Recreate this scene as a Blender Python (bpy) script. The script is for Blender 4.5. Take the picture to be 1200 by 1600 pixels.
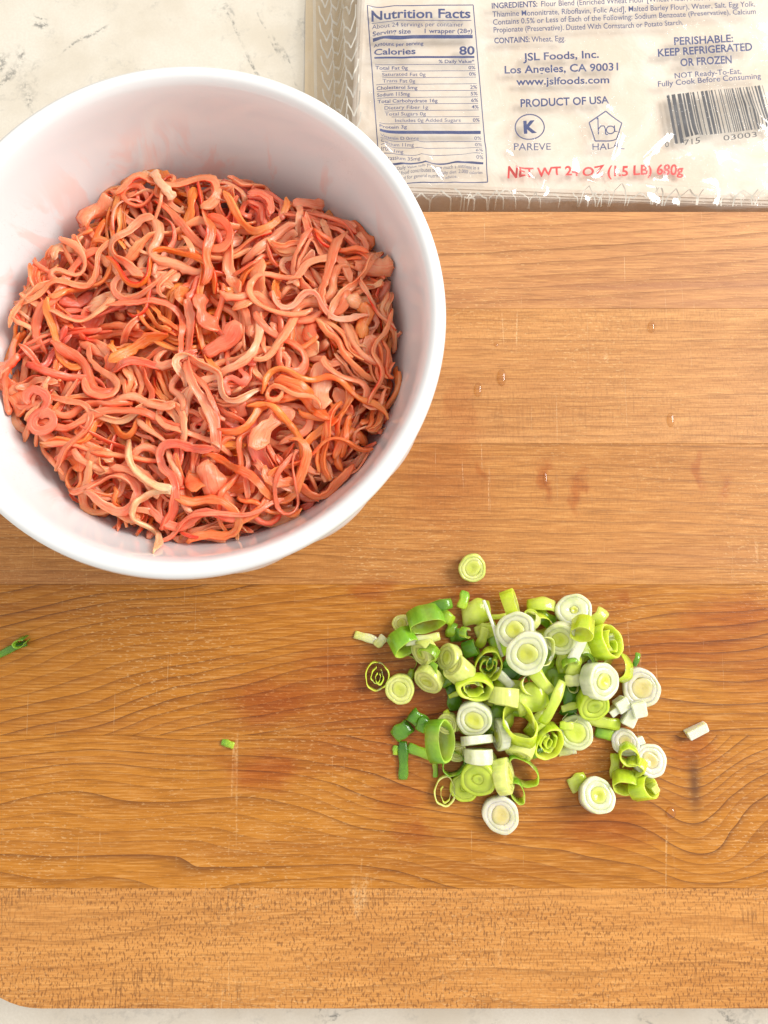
import bpy, bmesh, math, random
import numpy as np
from mathutils import Vector, Matrix, Euler

R = math.radians
for o in list(bpy.data.objects):
    bpy.data.objects.remove(o)
scene = bpy.context.scene
COL = scene.collection

# ------------------------------------------------------------------ camera
ZB = 0.030            # board top above the counter
H = 0.300             # camera above the board
TH = R(6.0)
FPX = 1200.0
cam_d = bpy.data.cameras.new('camera')
cam = bpy.data.objects.new('camera', cam_d)
COL.objects.link(cam)
cam.location = (0, 0, ZB + H)
cam.rotation_euler = (TH, 0, 0)
cam_d.sensor_fit = 'HORIZONTAL'
cam_d.sensor_width = 36.0
cam_d.lens = 36.0
cam_d.clip_start = 0.01
cam_d.clip_end = 50
scene.camera = cam

# ------------------------------------------------------------------ world and lamps (indoor window light)
w = bpy.data.worlds.new('World')
scene.world = w
w.use_nodes = True
bg = w.node_tree.nodes['Background']
bg.inputs['Color'].default_value = (1.0, 0.965, 0.92, 1)
bg.inputs['Strength'].default_value = 0.92


def area(name, loc, target, sx, sy, power, col):
    d = bpy.data.lights.new(name, 'AREA')
    d.shape = 'RECTANGLE'
    d.size, d.size_y = sx, sy
    d.energy = power
    d.color = col
    o = bpy.data.objects.new(name, d)
    COL.objects.link(o)
    o.location = loc
    o.rotation_euler = (Vector(target) - Vector(loc)).to_track_quat('-Z', 'Y').to_euler()
    return o


# the window beyond the counter, up and to the right
area('window_light', (1.38, 0.58, 1.20), (0, 0.05, 0), 1.05, 0.85, 42, (1.0, 0.99, 0.97))

vs = scene.view_settings
vs.view_transform = 'Standard'
vs.look = 'None'
vs.exposure = 0.14
vs.gamma = 1.0
vs.use_curve_mapping = False
scene.render.engine = 'CYCLES'
scene.render.resolution_x = 768
scene.render.resolution_y = 1024

# ------------------------------------------------------------------ helpers
CT, ST = math.cos(TH), math.sin(TH)


def at(px, py, z=ZB):
    """photo pixel -> point of the place lying at height z"""
    x, y = (px - 600) / FPX, (800 - py) / FPX
    dx, dy, dz = x, y * CT + ST, y * ST - CT
    t = (z - (ZB + H)) / dz
    return Vector((dx * t, dy * t, z))


def mpp(px, py, z=ZB):
    return (at(px + 1, py, z) - at(px, py, z)).length


def tag(o, label=None, cat=None, group=None, kind=None):
    if label: o['label'] = label
    if cat: o['category'] = cat
    if group: o['group'] = group
    if kind: o['kind'] = kind
    return o


def link(name, mesh, mat, parent=None, smooth=True):
    o = bpy.data.objects.new(name, mesh)
    COL.objects.link(o)
    if mat and not mesh.materials:
        mesh.materials.append(mat)
    if smooth:
        mesh.polygons.foreach_set('use_smooth', [True] * len(mesh.polygons))
    if parent: o.parent = parent
    return o


def empty(name, loc=(0, 0, 0)):
    o = bpy.data.objects.new(name, None)
    o.empty_display_size = 0.01
    COL.objects.link(o)
    o.location = loc
    return o


def mesh_from(verts, faces, name='m', tint=None, fibre=None):
    m = bpy.data.meshes.new(name)
    m.from_pydata([tuple(v) for v in verts], [], [tuple(f) for f in faces])
    if tint is not None:
        a = m.color_attributes.new('tint', 'FLOAT_COLOR', 'POINT')
        c = np.ones((len(verts), 4), dtype=np.float32)
        c[:, :3] = tint
        a.data.foreach_set('color', c.ravel())
    if fibre is not None:
        a = m.attributes.new('fibre', 'FLOAT_VECTOR', 'POINT')
        a.data.foreach_set('vector', np.asarray(fibre, dtype=np.float32).ravel())
    m.update()
    return m


def vnoise(x, y, seed=0):
    """numpy value noise in -1..1"""
    x = np.asarray(x, float); y = np.asarray(y, float)
    xi = np.floor(x).astype(np.int64); yi = np.floor(y).astype(np.int64)
    fx = x - xi; fy = y - yi
    fx = fx * fx * (3 - 2 * fx); fy = fy * fy * (3 - 2 * fy)

    def h(a, b):
        n = (a * 374761393 + b * 668265263 + seed * 1442695041) & 0x7fffffff
        n = ((n ^ (n >> 13)) * 1274126177) & 0x7fffffff
        n = n ^ (n >> 16)
        return (n & 0xffff) / 32767.5 - 1
    a = h(xi, yi) * (1 - fx) + h(xi + 1, yi) * fx
    b = h(xi, yi + 1) * (1 - fx) + h(xi + 1, yi + 1) * fx
    return a * (1 - fy) + b * fy


def sstep(a, b, x):
    t = np.clip((np.asarray(x, float) - a) / (b - a), 0, 1)
    return t * t * (3 - 2 * t)


class NT:
    """tiny node-graph helper"""
    def __init__(self, name):
        self.mat = bpy.data.materials.new(name)
        self.mat.use_nodes = True
        self.t = self.mat.node_tree
        self.bsdf = self.t.nodes['Principled BSDF']
        self.out = self.t.nodes['Material Output']

    def n(self, kind, **kw):
        nd = self.t.nodes.new(kind)
        for k, v in kw.items():
            setattr(nd, k, v)
        return nd

    def put(self, sock, v):
        if hasattr(v, 'is_output'):
            self.t.links.new(v, sock)
        elif isinstance(v, (tuple, list)) and sock.type == 'RGBA' and len(v) == 3:
            sock.default_value = (*v, 1)
        else:
            sock.default_value = v

    def math(self, op, a, b=None, c=None, clamp=False):
        nd = self.n('ShaderNodeMath', operation=op, use_clamp=clamp)
        self.put(nd.inputs[0], a)
        if b is not None: self.put(nd.inputs[1], b)
        if c is not None: self.put(nd.inputs[2], c)
        return nd.outputs[0]

    def pos(self):
        return self.n('ShaderNodeNewGeometry').outputs['Position']

    def scale(self, vec, s, off=(0, 0, 0), rot=(0, 0, 0)):
        nd = self.n('ShaderNodeMapping')
        self.put(nd.inputs['Vector'], vec)
        nd.inputs['Scale'].default_value = s
        nd.inputs['Location'].default_value = off
        nd.inputs['Rotation'].default_value = rot
        return nd.outputs[0]

    def noise(self, vec, sc=1.0, det=2.0, rough=0.5, dist=0.0):
        nd = self.n('ShaderNodeTexNoise')
        self.put(nd.inputs['Vector'], vec)
        nd.inputs['Scale'].default_value = sc
        nd.inputs['Detail'].default_value = det
        nd.inputs['Roughness'].default_value = rough
        nd.inputs['Distortion'].default_value = dist
        return nd.outputs['Fac']

    def rng(self, v, a, b, c=0.0, d=1.0, smooth=True):
        nd = self.n('ShaderNodeMapRange', interpolation_type='SMOOTHSTEP' if smooth else 'LINEAR')
        self.put(nd.inputs[0], v)
        for i, k in enumerate((a, b, c, d)):
            self.put(nd.inputs[i + 1], k)
        return nd.outputs[0]

    def mix(self, fac, a, b, mode='MIX'):
        nd = self.n('ShaderNodeMix', data_type='RGBA', blend_type=mode)
        self.put(nd.inputs[0], fac)
        self.put(nd.inputs[6], a)
        self.put(nd.inputs[7], b)
        return nd.outputs[2]

    def bump(self, h, strength, dist):
        nd = self.n('ShaderNodeBump')
        nd.inputs['Strength'].default_value = strength
        nd.inputs['Distance'].default_value = dist
        self.put(nd.inputs['Height'], h)
        return nd.outputs[0]

    def set(self, **kw):
        for k, v in kw.items():
            self.put(self.bsdf.inputs[k.replace('_', ' ')], v)
        return self.mat


# ------------------------------------------------------------------ materials
def mat_counter():
    t = NT('quartz')
    p = t.pos()
    a = t.noise(t.scale(p, (9, 9, 9), (0.3, 2.1, 0)), 1, 5, 0.6, 1.2)
    vein = t.math('SUBTRACT', 1.0, t.rng(t.math('ABSOLUTE', t.math('SUBTRACT', a, 0.5)), 0.0, 0.020))
    where = t.rng(t.noise(t.scale(p, (26, 26, 26), (4, 1, 0)), 1, 3, 0.6), 0.47, 0.62)
    speck = t.rng(t.noise(t.scale(p, (420, 420, 420)), 1, 2, 0.7), 0.40, 0.62)
    vein = t.math('MULTIPLY', t.math('MULTIPLY', vein, where), speck)
    cloud = t.noise(t.scale(p, (22, 22, 22)), 1, 4, 0.6)
    base = t.mix(t.rng(cloud, 0.35, 0.7), (0.65, 0.605, 0.515), (0.55, 0.49, 0.39))
    fine = t.rng(t.noise(t.scale(p, (900, 900, 900)), 1, 2, 0.6), 0.3, 0.75)
    base = t.mix(fine, t.mix(0.35, base, (0.52, 0.47, 0.39)), base)
    soft = t.math('MULTIPLY', t.rng(t.noise(t.scale(p, (40, 55, 40), (1, 7, 0)), 1, 5, 0.7, 1.0), 0.54, 0.64),
                  t.rng(t.noise(t.scale(p, (300, 300, 300)), 1, 3, 0.7), 0.45, 0.6))
    base = t.mix(t.math('MULTIPLY', soft, 0.30), base, (0.36, 0.34, 0.30))
    col = t.mix(t.math('MULTIPLY', vein, 0.70), base, (0.045, 0.055, 0.06))
    return t.set(Base_Color=col, Roughness=0.28)


STAINS_SHADOWS = [  # px, py, rx, ry (px), strength: juice and water soaked into the wood, plus scallion shadows painted in
    (430, 1095, 75, 36, 1.15), (425, 1203, 60, 28, 1.1), (540, 1075, 95, 70, 0.9), (640, 1120, 95, 90, 0.95), (560, 1170, 110, 40, 0.6),
    (1150, 965, 95, 30, 1.0), (1080, 1010, 150, 36, 0.85), (1180, 1040, 60, 60, 0.6), (940, 1290, 90, 36, 0.9), (625, 1245, 60, 30, 0.7),  # next to last: painted shadow of the separate thick white slice
    (690, 745, 70, 80, 0.5), (852, 748, 9, 26, 0.9), (908, 770, 12, 34, 0.9), (745, 735, 9, 20, 0.8), (720, 690, 20, 50, .5),
    (1095, 730, 8, 26, 0.8), (1130, 765, 8, 22, 0.7), (730, 925, 28, 18, 0.7), (1085, 1165, 28, 32, 0.8),  # last pair: shadows painted below the lone slice and the stray chip
    (640, 1300, 22, 20, 0.8), (580, 920, 34, 14, 0.8), (820, 1100, 130, 110, 0.6), (960, 940, 16, 14, 0.7), (715, 640, 16, 40, .5),
]
KNOT = (1085, 1225)


def mat_wood(i, light, dark, ring_freq, ring_amp, ring_str, fleck, slope, redness=0.0, seed=0.0):
    t = NT('wood_plank_%d' % i)
    p = t.pos()
    sep = t.n('ShaderNodeSeparateXYZ'); t.put(sep.inputs[0], p)
    x, y = sep.outputs[0], sep.outputs[1]
    # growth rings: long curved lines along x
    wv = t.noise(t.scale(p, (5.0, 13, 1), (seed, seed * 1.7, 0)), 1, 2, 0.45)
    wv2 = t.noise(t.scale(p, (22, 60, 1), (seed * 2, 3, 0)), 1, 2, 0.5)
    q = t.math('MULTIPLY_ADD', x, slope, y)
    q = t.math('MULTIPLY_ADD', t.math('SUBTRACT', wv, 0.5), ring_amp, q)
    q = t.math('MULTIPLY_ADD', t.math('SUBTRACT', wv2, 0.5), 0.004, q)
    if i == 4:   # a small knot pulls the rings aside
        k = at(*KNOT)
        dx = t.math('DIVIDE', t.math('SUBTRACT', x, k.x), 0.016)
        dy = t.math('DIVIDE', t.math('SUBTRACT', y, k.y), 0.030)
        r2 = t.math('ADD', t.math('MULTIPLY', dx, dx), t.math('MULTIPLY', dy, dy))
        g = t.math('EXPONENT', t.math('MULTIPLY', r2, -1.0))
        q = t.math('MULTIPLY_ADD', g, 0.015, q)
    qf = t.math('MULTIPLY', q, ring_freq)
    fr = t.math('FRACT', qf)
    line = t.math('POWER', fr, 6.5)
    rid = t.math('FLOOR', qf)
    wn = t.n('ShaderNodeTexWhiteNoise', noise_dimensions='1D'); t.put(wn.inputs['W'], rid)
    line = t.math('MULTIPLY', line, t.rng(wn.outputs['Value'], 0.0, 0.8, 0.25, 1.0, False))
    line = t.math('MULTIPLY', line, t.rng(t.noise(t.scale(p, (30, 9, 1), (seed, 8, 0)), 1, 3, 0.6), 0.30, 0.52, 0.55, 1.0))
    # fibres
    fib = t.noise(t.scale(p, (70, 1600, 1), (seed * 3, 0, 0), (0, 0, -math.atan(slope))), 1, 3, 0.65)
    mid = t.noise(t.scale(p, (9, 170, 1), (seed * 5, 0, 0), (0, 0, -math.atan(slope))), 1, 3, 0.6)
    big = t.noise(t.scale(p, (7, 16, 1), (seed * 7, 0, 0)), 1, 3, 0.5)
    f = t.math('MULTIPLY_ADD', mid, 0.9, t.math('MULTIPLY_ADD', big, 0.8, -0.45))
    f = t.math('ADD', f, t.math('MULTIPLY', t.math('SUBTRACT', fr, 0.5), 0.25 * ring_str))
    col = t.mix(t.rng(f, 0.10, 0.80), light, dark)
    col = t.mix(t.math('MULTIPLY', t.rng(fib, 0.50, 0.66), 0.42), col, tuple(c * 0.52 for c in dark))
    col = t.mix(t.math('MULTIPLY', t.rng(fib, 0.50, 0.34), 0.28), col, (0.74, 0.41, 0.14))
    ringc = (0.10, 0.030, 0.006)
    col = t.mix(t.math('MULTIPLY', line, ring_str), col, ringc)
    if redness:
        rs = t.rng(t.noise(t.scale(p, (4, 90, 1), (seed, 2, 0)), 1, 2, 0.5), 0.50, 0.68)
        col = t.mix(t.math('MULTIPLY', rs, redness), col, (0.30, 0.12, 0.06))
    if fleck:
        fl = t.noise(t.scale(p, (1500, 560, 1), (seed, 0, 0)), 1, 2, 0.5)
        zone = t.rng(t.noise(t.scale(p, (16, 40, 1), (seed + 3, 5, 0)), 1, 2, 0.5), 0.30, 0.52, 0.35, 1.0)
        col = t.mix(t.math('MULTIPLY', t.math('MULTIPLY', t.rng(fl, 0.52, 0.62), zone), fleck), col, (0.20, 0.075, 0.018))
        ray = t.noise(t.scale(p, (1000, 80, 1), (seed, 4, 0)), 1, 3, 0.6)
        zone2 = t.rng(t.noise(t.scale(p, (12, 34, 1), (seed + 9, 5, 0)), 1, 2, 0.5), 0.48, 0.62)
        col = t.mix(t.math('MULTIPLY', t.math('MULTIPLY', t.rng(ray, 0.52, 0.62), zone2), fleck * 0.8), col, (0.16, 0.06, 0.016))
    if i == 4:
        core = t.math('EXPONENT', t.math('MULTIPLY', t.math('ADD', t.math('MULTIPLY', t.math('MULTIPLY', dx, dx), 45),
                                                          t.math('MULTIPLY', dy, t.math('MULTIPLY', dy, 9))), -1.0))
        col = t.mix(t.math('MULTIPLY', core, 0.75), col, (0.07, 0.025, 0.01))
    # knife scratches: thin pale cuts, mostly across the grain
    scr = None
    for kk, (ang, sc, off, lo) in enumerate(((11, 13, 1.3, .60), (-17, 11, 5.1, .61), (4, 17, 9.7, .62), (33, 10, 2.2, .64), (-34, 9, 4.4, .64))):
        v = t.scale(p, (sc * 7, sc * 0.13, 1), (off + seed * 0, off, 0), (0, 0, R(ang)))
        nn = t.noise(v, 1, 0, 0.4)
        ln = t.math('SUBTRACT', 1.0, t.rng(t.math('ABSOLUTE', t.math('SUBTRACT', nn, 0.5)), 0.0, 0.009))
        mk = t.rng(t.noise(t.scale(p, (46, 26, 1), (off * 3, off, 0)), 1, 3, 0.6), lo - 0.02, lo + 0.07)
        ln = t.math('MULTIPLY', ln, mk)
        scr = ln if scr is None else t.math('MAXIMUM', scr, ln)
    brk = t.rng(t.noise(t.scale(p, (900, 900, 1)), 1, 2, 0.6), 0.36, 0.56)
    scr = t.math('MULTIPLY', scr, brk)
    # scuffed nap: tiny pale nicks
    nick = t.noise(t.scale(p, (430, 1400, 1), (2, 5, 0), (0, 0, R(28))), 1, 2, 0.6)
    nz = t.rng(t.noise(t.scale(p, (14, 14, 1), (6, 3, 0)), 1, 3, 0.6), 0.40, 0.66, 0.15, 1.0)
    nick = t.math('MULTIPLY', t.rng(nick, 0.56, 0.68), nz)
    # stains with shapes of their own, and scallion shadows painted into the wood colour
    warp = t.n('ShaderNodeTexNoise'); t.put(warp.inputs['Vector'], p)
    warp.inputs['Scale'].default_value = 70; warp.inputs['Detail'].default_value = 4
    wp = t.n('ShaderNodeVectorMath', operation='MULTIPLY_ADD')
    t.put(wp.inputs[0], warp.outputs['Color']); wp.inputs[1].default_value = (0.026, 0.014, 0); t.put(wp.inputs[2], p)
    st = None
    for (sx, sy, rx, ry, s) in STAINS_SHADOWS:
        c = at(sx, sy); m = mpp(sx, sy)
        if c.y < PLANK_Y[i + 1] - 0.03 or c.y > PLANK_Y[i] + 0.03: continue
        mp = t.n('ShaderNodeVectorMath', operation='MULTIPLY_ADD')
        t.put(mp.inputs[0], wp.outputs[0]); ix, iy = 1 / (rx * m), 1 / (ry * m)
        mp.inputs[1].default_value = (ix, iy, 0); mp.inputs[2].default_value = (-(c.x + .013) * ix, -(c.y + .007) * iy, 0)
        ln = t.n('ShaderNodeVectorMath', operation='LENGTH'); t.put(ln.inputs[0], mp.outputs[0])
        b = t.rng(ln.outputs['Value'], 1.6, 0.25, 0.0, s * 0.66)
        st = b if st is None else t.math('MAXIMUM', st, b)
    col = t.mix(t.math('MULTIPLY', nick, 0.40), col, (0.78, 0.50, 0.23))
    col = t.mix(t.math('MULTIPLY', scr, 0.32), col, (0.82, 0.55, 0.27))
    rough = t.math('MULTIPLY_ADD', fib, 0.20, 0.36)
    if st is not None:
        col = t.mix(st, col, t.mix(1.0, col, (0.70, 0.36, 0.16), 'MULTIPLY'))
        rough = t.math('MULTIPLY_ADD', st, -0.16, rough)
    hgt = t.math('MULTIPLY_ADD', fib, 0.5, t.math('MULTIPLY', t.math('MAXIMUM', scr, nick), -0.8))
    hgt = t.math('MULTIPLY_ADD', line, -0.3, hgt)
    return t.set(Base_Color=col, Roughness=rough, Specular_IOR_Level=0.30, Normal=t.bump(hgt, 0.35, 0.0004))


def mat_ceramic():
    t = NT('white_glazed_ceramic')
    p = t.pos()
    n = t.noise(t.scale(p, (14, 14, 14)), 1, 3, 0.5)
    s = t.noise(t.scale(p, (60, 400, 300), rot=(0.3, 0.2, 0.9)), 1, 2, 0.6)
    mk = t.rng(t.noise(t.scale(p, (30, 30, 30)), 1, 2, 0.5), 0.52, 0.68)
    line = t.math('MULTIPLY', t.math('SUBTRACT', 1.0, t.rng(t.math('ABSOLUTE', t.math('SUBTRACT', s, 0.5)), 0, 0.012)), mk)
    col = t.mix(n, (0.68, 0.68, 0.67), (0.72, 0.725, 0.72))
    col = t.mix(t.math('MULTIPLY', line, 0.25), col, (0.45, 0.40, 0.37))
    # thin smears of crab juice on the inside, just above the heap
    tc = t.n('ShaderNodeTexCoord')
    sp = t.n('ShaderNodeSeparateXYZ'); t.put(sp.inputs[0], tc.outputs['Object'])
    rad = t.math('SQRT', t.math('ADD', t.math('MULTIPLY', sp.outputs[0], sp.outputs[0]), t.math('MULTIPLY', sp.outputs[1], sp.outputs[1])))
    sm = t.rng(t.noise(t.scale(p, (70, 70, 34), (1, 4, 2)), 1, 4, 0.6, 0.8), 0.50, 0.62)
    band = t.math('MULTIPLY', t.rng(sp.outputs[2], 0.066, 0.050), t.rng(rad, 0.0735, 0.0725))
    sm = t.math('MULTIPLY', sm, band)
    col = t.mix(t.math('MULTIPLY', sm, 0.38), col, (0.82, 0.42, 0.33))
    return t.set(Base_Color=col, Roughness=0.14, Coat_Weight=0.3, Coat_Roughness=0.05,
                 Normal=t.bump(n, 0.10, 0.002))


def mat_crab():
    t = NT('surimi_crab')
    a = t.n('ShaderNodeVertexColor', layer_name='tint')
    fa = t.n('ShaderNodeAttribute', attribute_name='fibre')
    p = t.pos()
    n = t.noise(t.scale(p, (260, 260, 260)), 1, 3, 0.6)
    st = t.noise(t.scale(fa.outputs['Vector'], (1900, 130, 1)), 1, 3, 0.6)
    c0 = a.outputs['Color']
    col = t.mix(t.rng(n, 0.50, 0.74, 0, 0.55), c0, t.mix(1.0, c0, (0.95, 0.62, 0.40), 'MULTIPLY'))
    col = t.mix(t.rng(st, 0.53, 0.68, 0, 0.60), col, t.mix(1.0, c0, (0.97, 0.40, 0.22), 'MULTIPLY'))
    rd = t.noise(t.scale(p, (75, 75, 75), (3, 1, 2)), 1, 3, 0.6)
    col = t.mix(t.rng(rd, 0.55, 0.72, 0, 0.60), col, t.mix(1.0, c0, (0.96, 0.32, 0.16), 'MULTIPLY'))
    col = t.mix(t.rng(st, 0.46, 0.32, 0, 0.35), col, t.mix(0.5, c0, (0.95, 0.66, 0.48)))
    h = t.math('MULTIPLY_ADD', n, 0.5, st)
    return t.set(Base_Color=col, Roughness=0.24, Specular_IOR_Level=0.50, Subsurface_Weight=0.55,
                 Subsurface_Radius=(1.0, 0.32, 0.18), Subsurface_Scale=0.0065, Normal=t.bump(h, 0.5, 0.0006))


def mat_scallion():
    t = NT('scallion_flesh')
    a = t.n('ShaderNodeVertexColor', layer_name='tint')
    oi = t.n('ShaderNodeObjectInfo')
    tc = t.n('ShaderNodeTexCoord')
    p = tc.outputs['Object']
    col = a.outputs['Color']
    fib = t.noise(t.scale(p, (650, 650, 650)), 1, 2, 0.6)
    blot = t.noise(t.scale(p, (190, 190, 190)), 1, 3, 0.6)
    col = t.mix(t.rng(fib, 0.52, 0.72, 0, 0.30), col, t.mix(1.0, col, (1.15, 1.12, 1.5), 'MULTIPLY'))
    col = t.mix(t.rng(blot, 0.45, 0.70, 0, 0.45), col, t.mix(1.0, col, (0.70, 0.80, 0.45), 'MULTIPLY'))
    hs = t.n('ShaderNodeHueSaturation')
    t.put(hs.inputs['Value'], t.rng(oi.outputs['Random'], 0, 1, 0.90, 1.10, False))
    t.put(hs.inputs['Color'], col)
    b = t.set(Base_Color=hs.outputs[0], Roughness=0.17, Specular_IOR_Level=0.5, Subsurface_Weight=0.70,
              Subsurface_Radius=(0.9, 1.0, 0.35), Subsurface_Scale=0.0035, Normal=t.bump(fib, 0.35, 0.0004))
    return b


def mat_simple(name, col, rough=0.5, var=0.06, **kw):
    t = NT(name)
    n = t.noise(t.scale(t.pos(), (240, 240, 240)), 1, 3, 0.6)
    c = t.mix(n, tuple(max(0, k * (1 - var)) for k in col), tuple(min(1, k * (1 + var)) for k in col))
    return t.set(Base_Color=c, Roughness=rough, **kw)


def mat_film():
    t = NT('clear_film')
    p = t.pos()
    n = t.noise(t.scale(p, (140, 140, 140)), 1, 4, 0.6)
    n2 = t.noise(t.scale(p, (1100, 1100, 1100)), 1, 2, 0.6)
    drop = t.rng(n2, 0.66, 0.74)
    nb = t.bump(t.math('MULTIPLY_ADD', drop, 0.35, n), 0.25, 0.0008)
    tr = t.n('ShaderNodeBsdfTransparent'); t.put(tr.inputs[0], (0.97, 0.965, 0.95))
    gl = t.n('ShaderNodeBsdfGlossy'); gl.inputs['Roughness'].default_value = 0.10
    t.put(gl.inputs['Normal'], nb)
    df = t.n('ShaderNodeBsdfDiffuse'); t.put(df.inputs[0], (0.85, 0.84, 0.82))
    lw = t.n('ShaderNodeLayerWeight'); lw.inputs['Blend'].default_value = 0.5; t.put(lw.inputs['Normal'], nb)
    fac = t.math('MULTIPLY_ADD', t.math('POWER', lw.outputs['Facing'], 3.0), 0.6, 0.085, clamp=True)
    m0 = t.n('ShaderNodeMixShader')      # fogged by condensation
    t.put(m0.inputs[0], t.math('MULTIPLY_ADD', drop, 0.10, t.rng(n, 0.45, 0.75, 0.01, 0.08)))
    t.t.links.new(tr.outputs[0], m0.inputs[1]); t.t.links.new(df.outputs[0], m0.inputs[2])
    m = t.n('ShaderNodeMixShader')
    t.put(m.inputs[0], fac)
    t.t.links.new(m0.outputs[0], m.inputs[1]); t.t.links.new(gl.outputs[0], m.inputs[2])
    t.t.links.new(m.outputs[0], t.out.inputs['Surface'])
    return t.mat


def mat_dough():
    t = NT('wrapper_dough')
    p = t.pos()
    n = t.noise(t.scale(p, (38, 38, 38)), 1, 5, 0.65, 0.6)
    f = t.noise(t.scale(p, (600, 600, 600)), 1, 3, 0.7)
    col = t.mix(t.rng(n, 0.35, 0.68), (0.68, 0.57, 0.46), (0.77, 0.69, 0.60))
    col = t.mix(t.rng(f, 0.60, 0.72, 0, 0.5), col, (0.86, 0.80, 0.70))
    return t.set(Base_Color=col, Roughness=0.65, Normal=t.bump(n, 0.3, 0.002))


def mat_water():
    t = NT('water')
    n = t.noise(t.scale(t.pos(), (300, 300, 300)), 1, 2, 0.5)
    nb = t.bump(n, 0.08, 0.0005)
    tr = t.n('ShaderNodeBsdfTransparent'); t.put(tr.inputs[0], (0.93, 0.86, 0.74))
    gl = t.n('ShaderNodeBsdfGlossy'); gl.inputs['Roughness'].default_value = 0.03
    t.put(gl.inputs['Normal'], nb)
    lw = t.n('ShaderNodeLayerWeight'); lw.inputs['Blend'].default_value = 0.5; t.put(lw.inputs['Normal'], nb)
    m = t.n('ShaderNodeMixShader')
    t.put(m.inputs[0], t.math('MULTIPLY_ADD', t.math('POWER', lw.outputs['Facing'], 3.0), 0.7, 0.04, clamp=True))
    t.t.links.new(tr.outputs[0], m.inputs[1]); t.t.links.new(gl.outputs[0], m.inputs[2])
    t.t.links.new(m.outputs[0], t.out.inputs['Surface'])
    return t.mat


# plank seams (photo rows) -> world y
SEAMS = [331, 482, 693, 913, 1149, 1388, 1576]
PLANK_Y = [at(600, s).y for s in SEAMS]
BX0 = at(-66, 1450).x
BX1 = at(1420, 1000).x

M_counter = mat_counter()
M_bowl = mat_ceramic()
M_crab = mat_crab()
M_scal = mat_scallion()
M_film = mat_film()
M_dough = mat_dough()
M_water = mat_water()
M_blue = mat_simple('blue_print', (0.008, 0.026, 0.15), 0.5)
M_black = mat_simple('black_print', (0.035, 0.035, 0.045), 0.5)
M_red = mat_simple('red_print', (0.72, 0.035, 0.030), 0.5)
M_white = mat_simple('white_print', (0.62, 0.59, 0.52), 0.5)
M_tan = mat_simple('tan_bag_margin', (0.60, 0.47, 0.29), 0.45)

# ------------------------------------------------------------------ counter
bm = bmesh.new()
for v in ((-0.9, -0.45, 0), (0.9, -0.45, 0), (0.9, 0.75, 0), (-0.9, 0.75, 0)):
    bm.verts.new(v)
bm.faces.new(bm.verts)
ext = bmesh.ops.extrude_face_region(bm, geom=bm.faces[:])
bmesh.ops.translate(bm, verts=[v for v in ext['geom'] if isinstance(v, bmesh.types.BMVert)], vec=(0, 0, -0.03))
bmesh.ops.recalc_face_normals(bm, faces=bm.faces)
m = bpy.data.meshes.new('counter'); bm.to_mesh(m); bm.free()
tag(link('counter', m, M_counter, smooth=False), 'pale quartz kitchen counter with dark speckled veins', kind='structure')

# ------------------------------------------------------------------ cutting board: planks glued edge to edge
board = empty('cutting_board', ((BX0 + BX1) / 2, (PLANK_Y[0] + PLANK_Y[-1]) / 2, 0))
tag(board, 'large wooden cutting board of glued cherry coloured planks on the counter', 'cutting board')
PW = [  # light, dark, ring freq, ring amp, ring strength, fleck, slope, redness, seed
    ((0.520, 0.240, 0.088), (0.345, 0.138, 0.047), 190, 0.012, 0.60, 0.00, -0.055, 0.55, 1.3),
    ((0.525, 0.245, 0.080), (0.385, 0.156, 0.040), 260, 0.008, 0.45, 0.20, -0.010, 0.12, 4.1),
    ((0.455, 0.190, 0.046), (0.330, 0.122, 0.023), 230, 0.010, 0.45, 0.15, 0.030, 0.15, 7.7),
    ((0.420, 0.155, 0.012), (0.290, 0.090, 0.005), 210, 0.060, 0.95, 0.00, -0.160, 0.05, 2.6),
    ((0.440, 0.166, 0.015), (0.305, 0.098, 0.007), 220, 0.085, 0.95, 0.00, 0.020, 0.05, 9.2),
    ((0.560, 0.250, 0.062), (0.410, 0.160, 0.032), 170, 0.060, 0.45, 0.8, -0.030, 0.00, 5.5),
]
for i in range(6):
    y1, y0 = PLANK_Y[i] - 0.00002 * (i > 0), PLANK_Y[i + 1] + 0.00002 * (i < 5)
    bm = bmesh.new()
    pts = [(BX1, y0), (BX1, y1), (BX0, y1)]
    if i == 5:
        r = 0.032
        pts += [(BX0, y1 - 0.004)] + [(BX0 + r - r * math.cos(a), y0 + r - r * math.sin(a)) for a in np.linspace(0, math.pi / 2, 14)]
    else:
        pts += [(BX0, y0)]
    vv = [bm.verts.new((px, py, 0.0006)) for px, py in pts]
    fbot = bm.faces.new(vv)
    ex = bmesh.ops.extrude_face_region(bm, geom=[fbot])
    tv = [v for v in ex['geom'] if isinstance(v, bmesh.types.BMVert)]
    bmesh.ops.translate(bm, verts=tv, vec=(0, 0, ZB - 0.0006))
    bmesh.ops.recalc_face_normals(bm, faces=bm.faces)
    top_e = [e for e in bm.edges if all(abs(v.co.z - ZB) < 1e-6 for v in e.verts)]
    bmesh.ops.bevel(bm, geom=top_e, offset=0.00011, segments=2, affect='EDGES', profile=0.6)
    if i in (0, 5):
        pass
    m = bpy.data.meshes.new('plank'); bm.to_mesh(m); bm.free()
    o = link('plank', m, mat_wood(i, *PW[i]), smooth=False)
    o.parent = board
    o.matrix_parent_inverse = Matrix.Translation(board.location).inverted()

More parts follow.
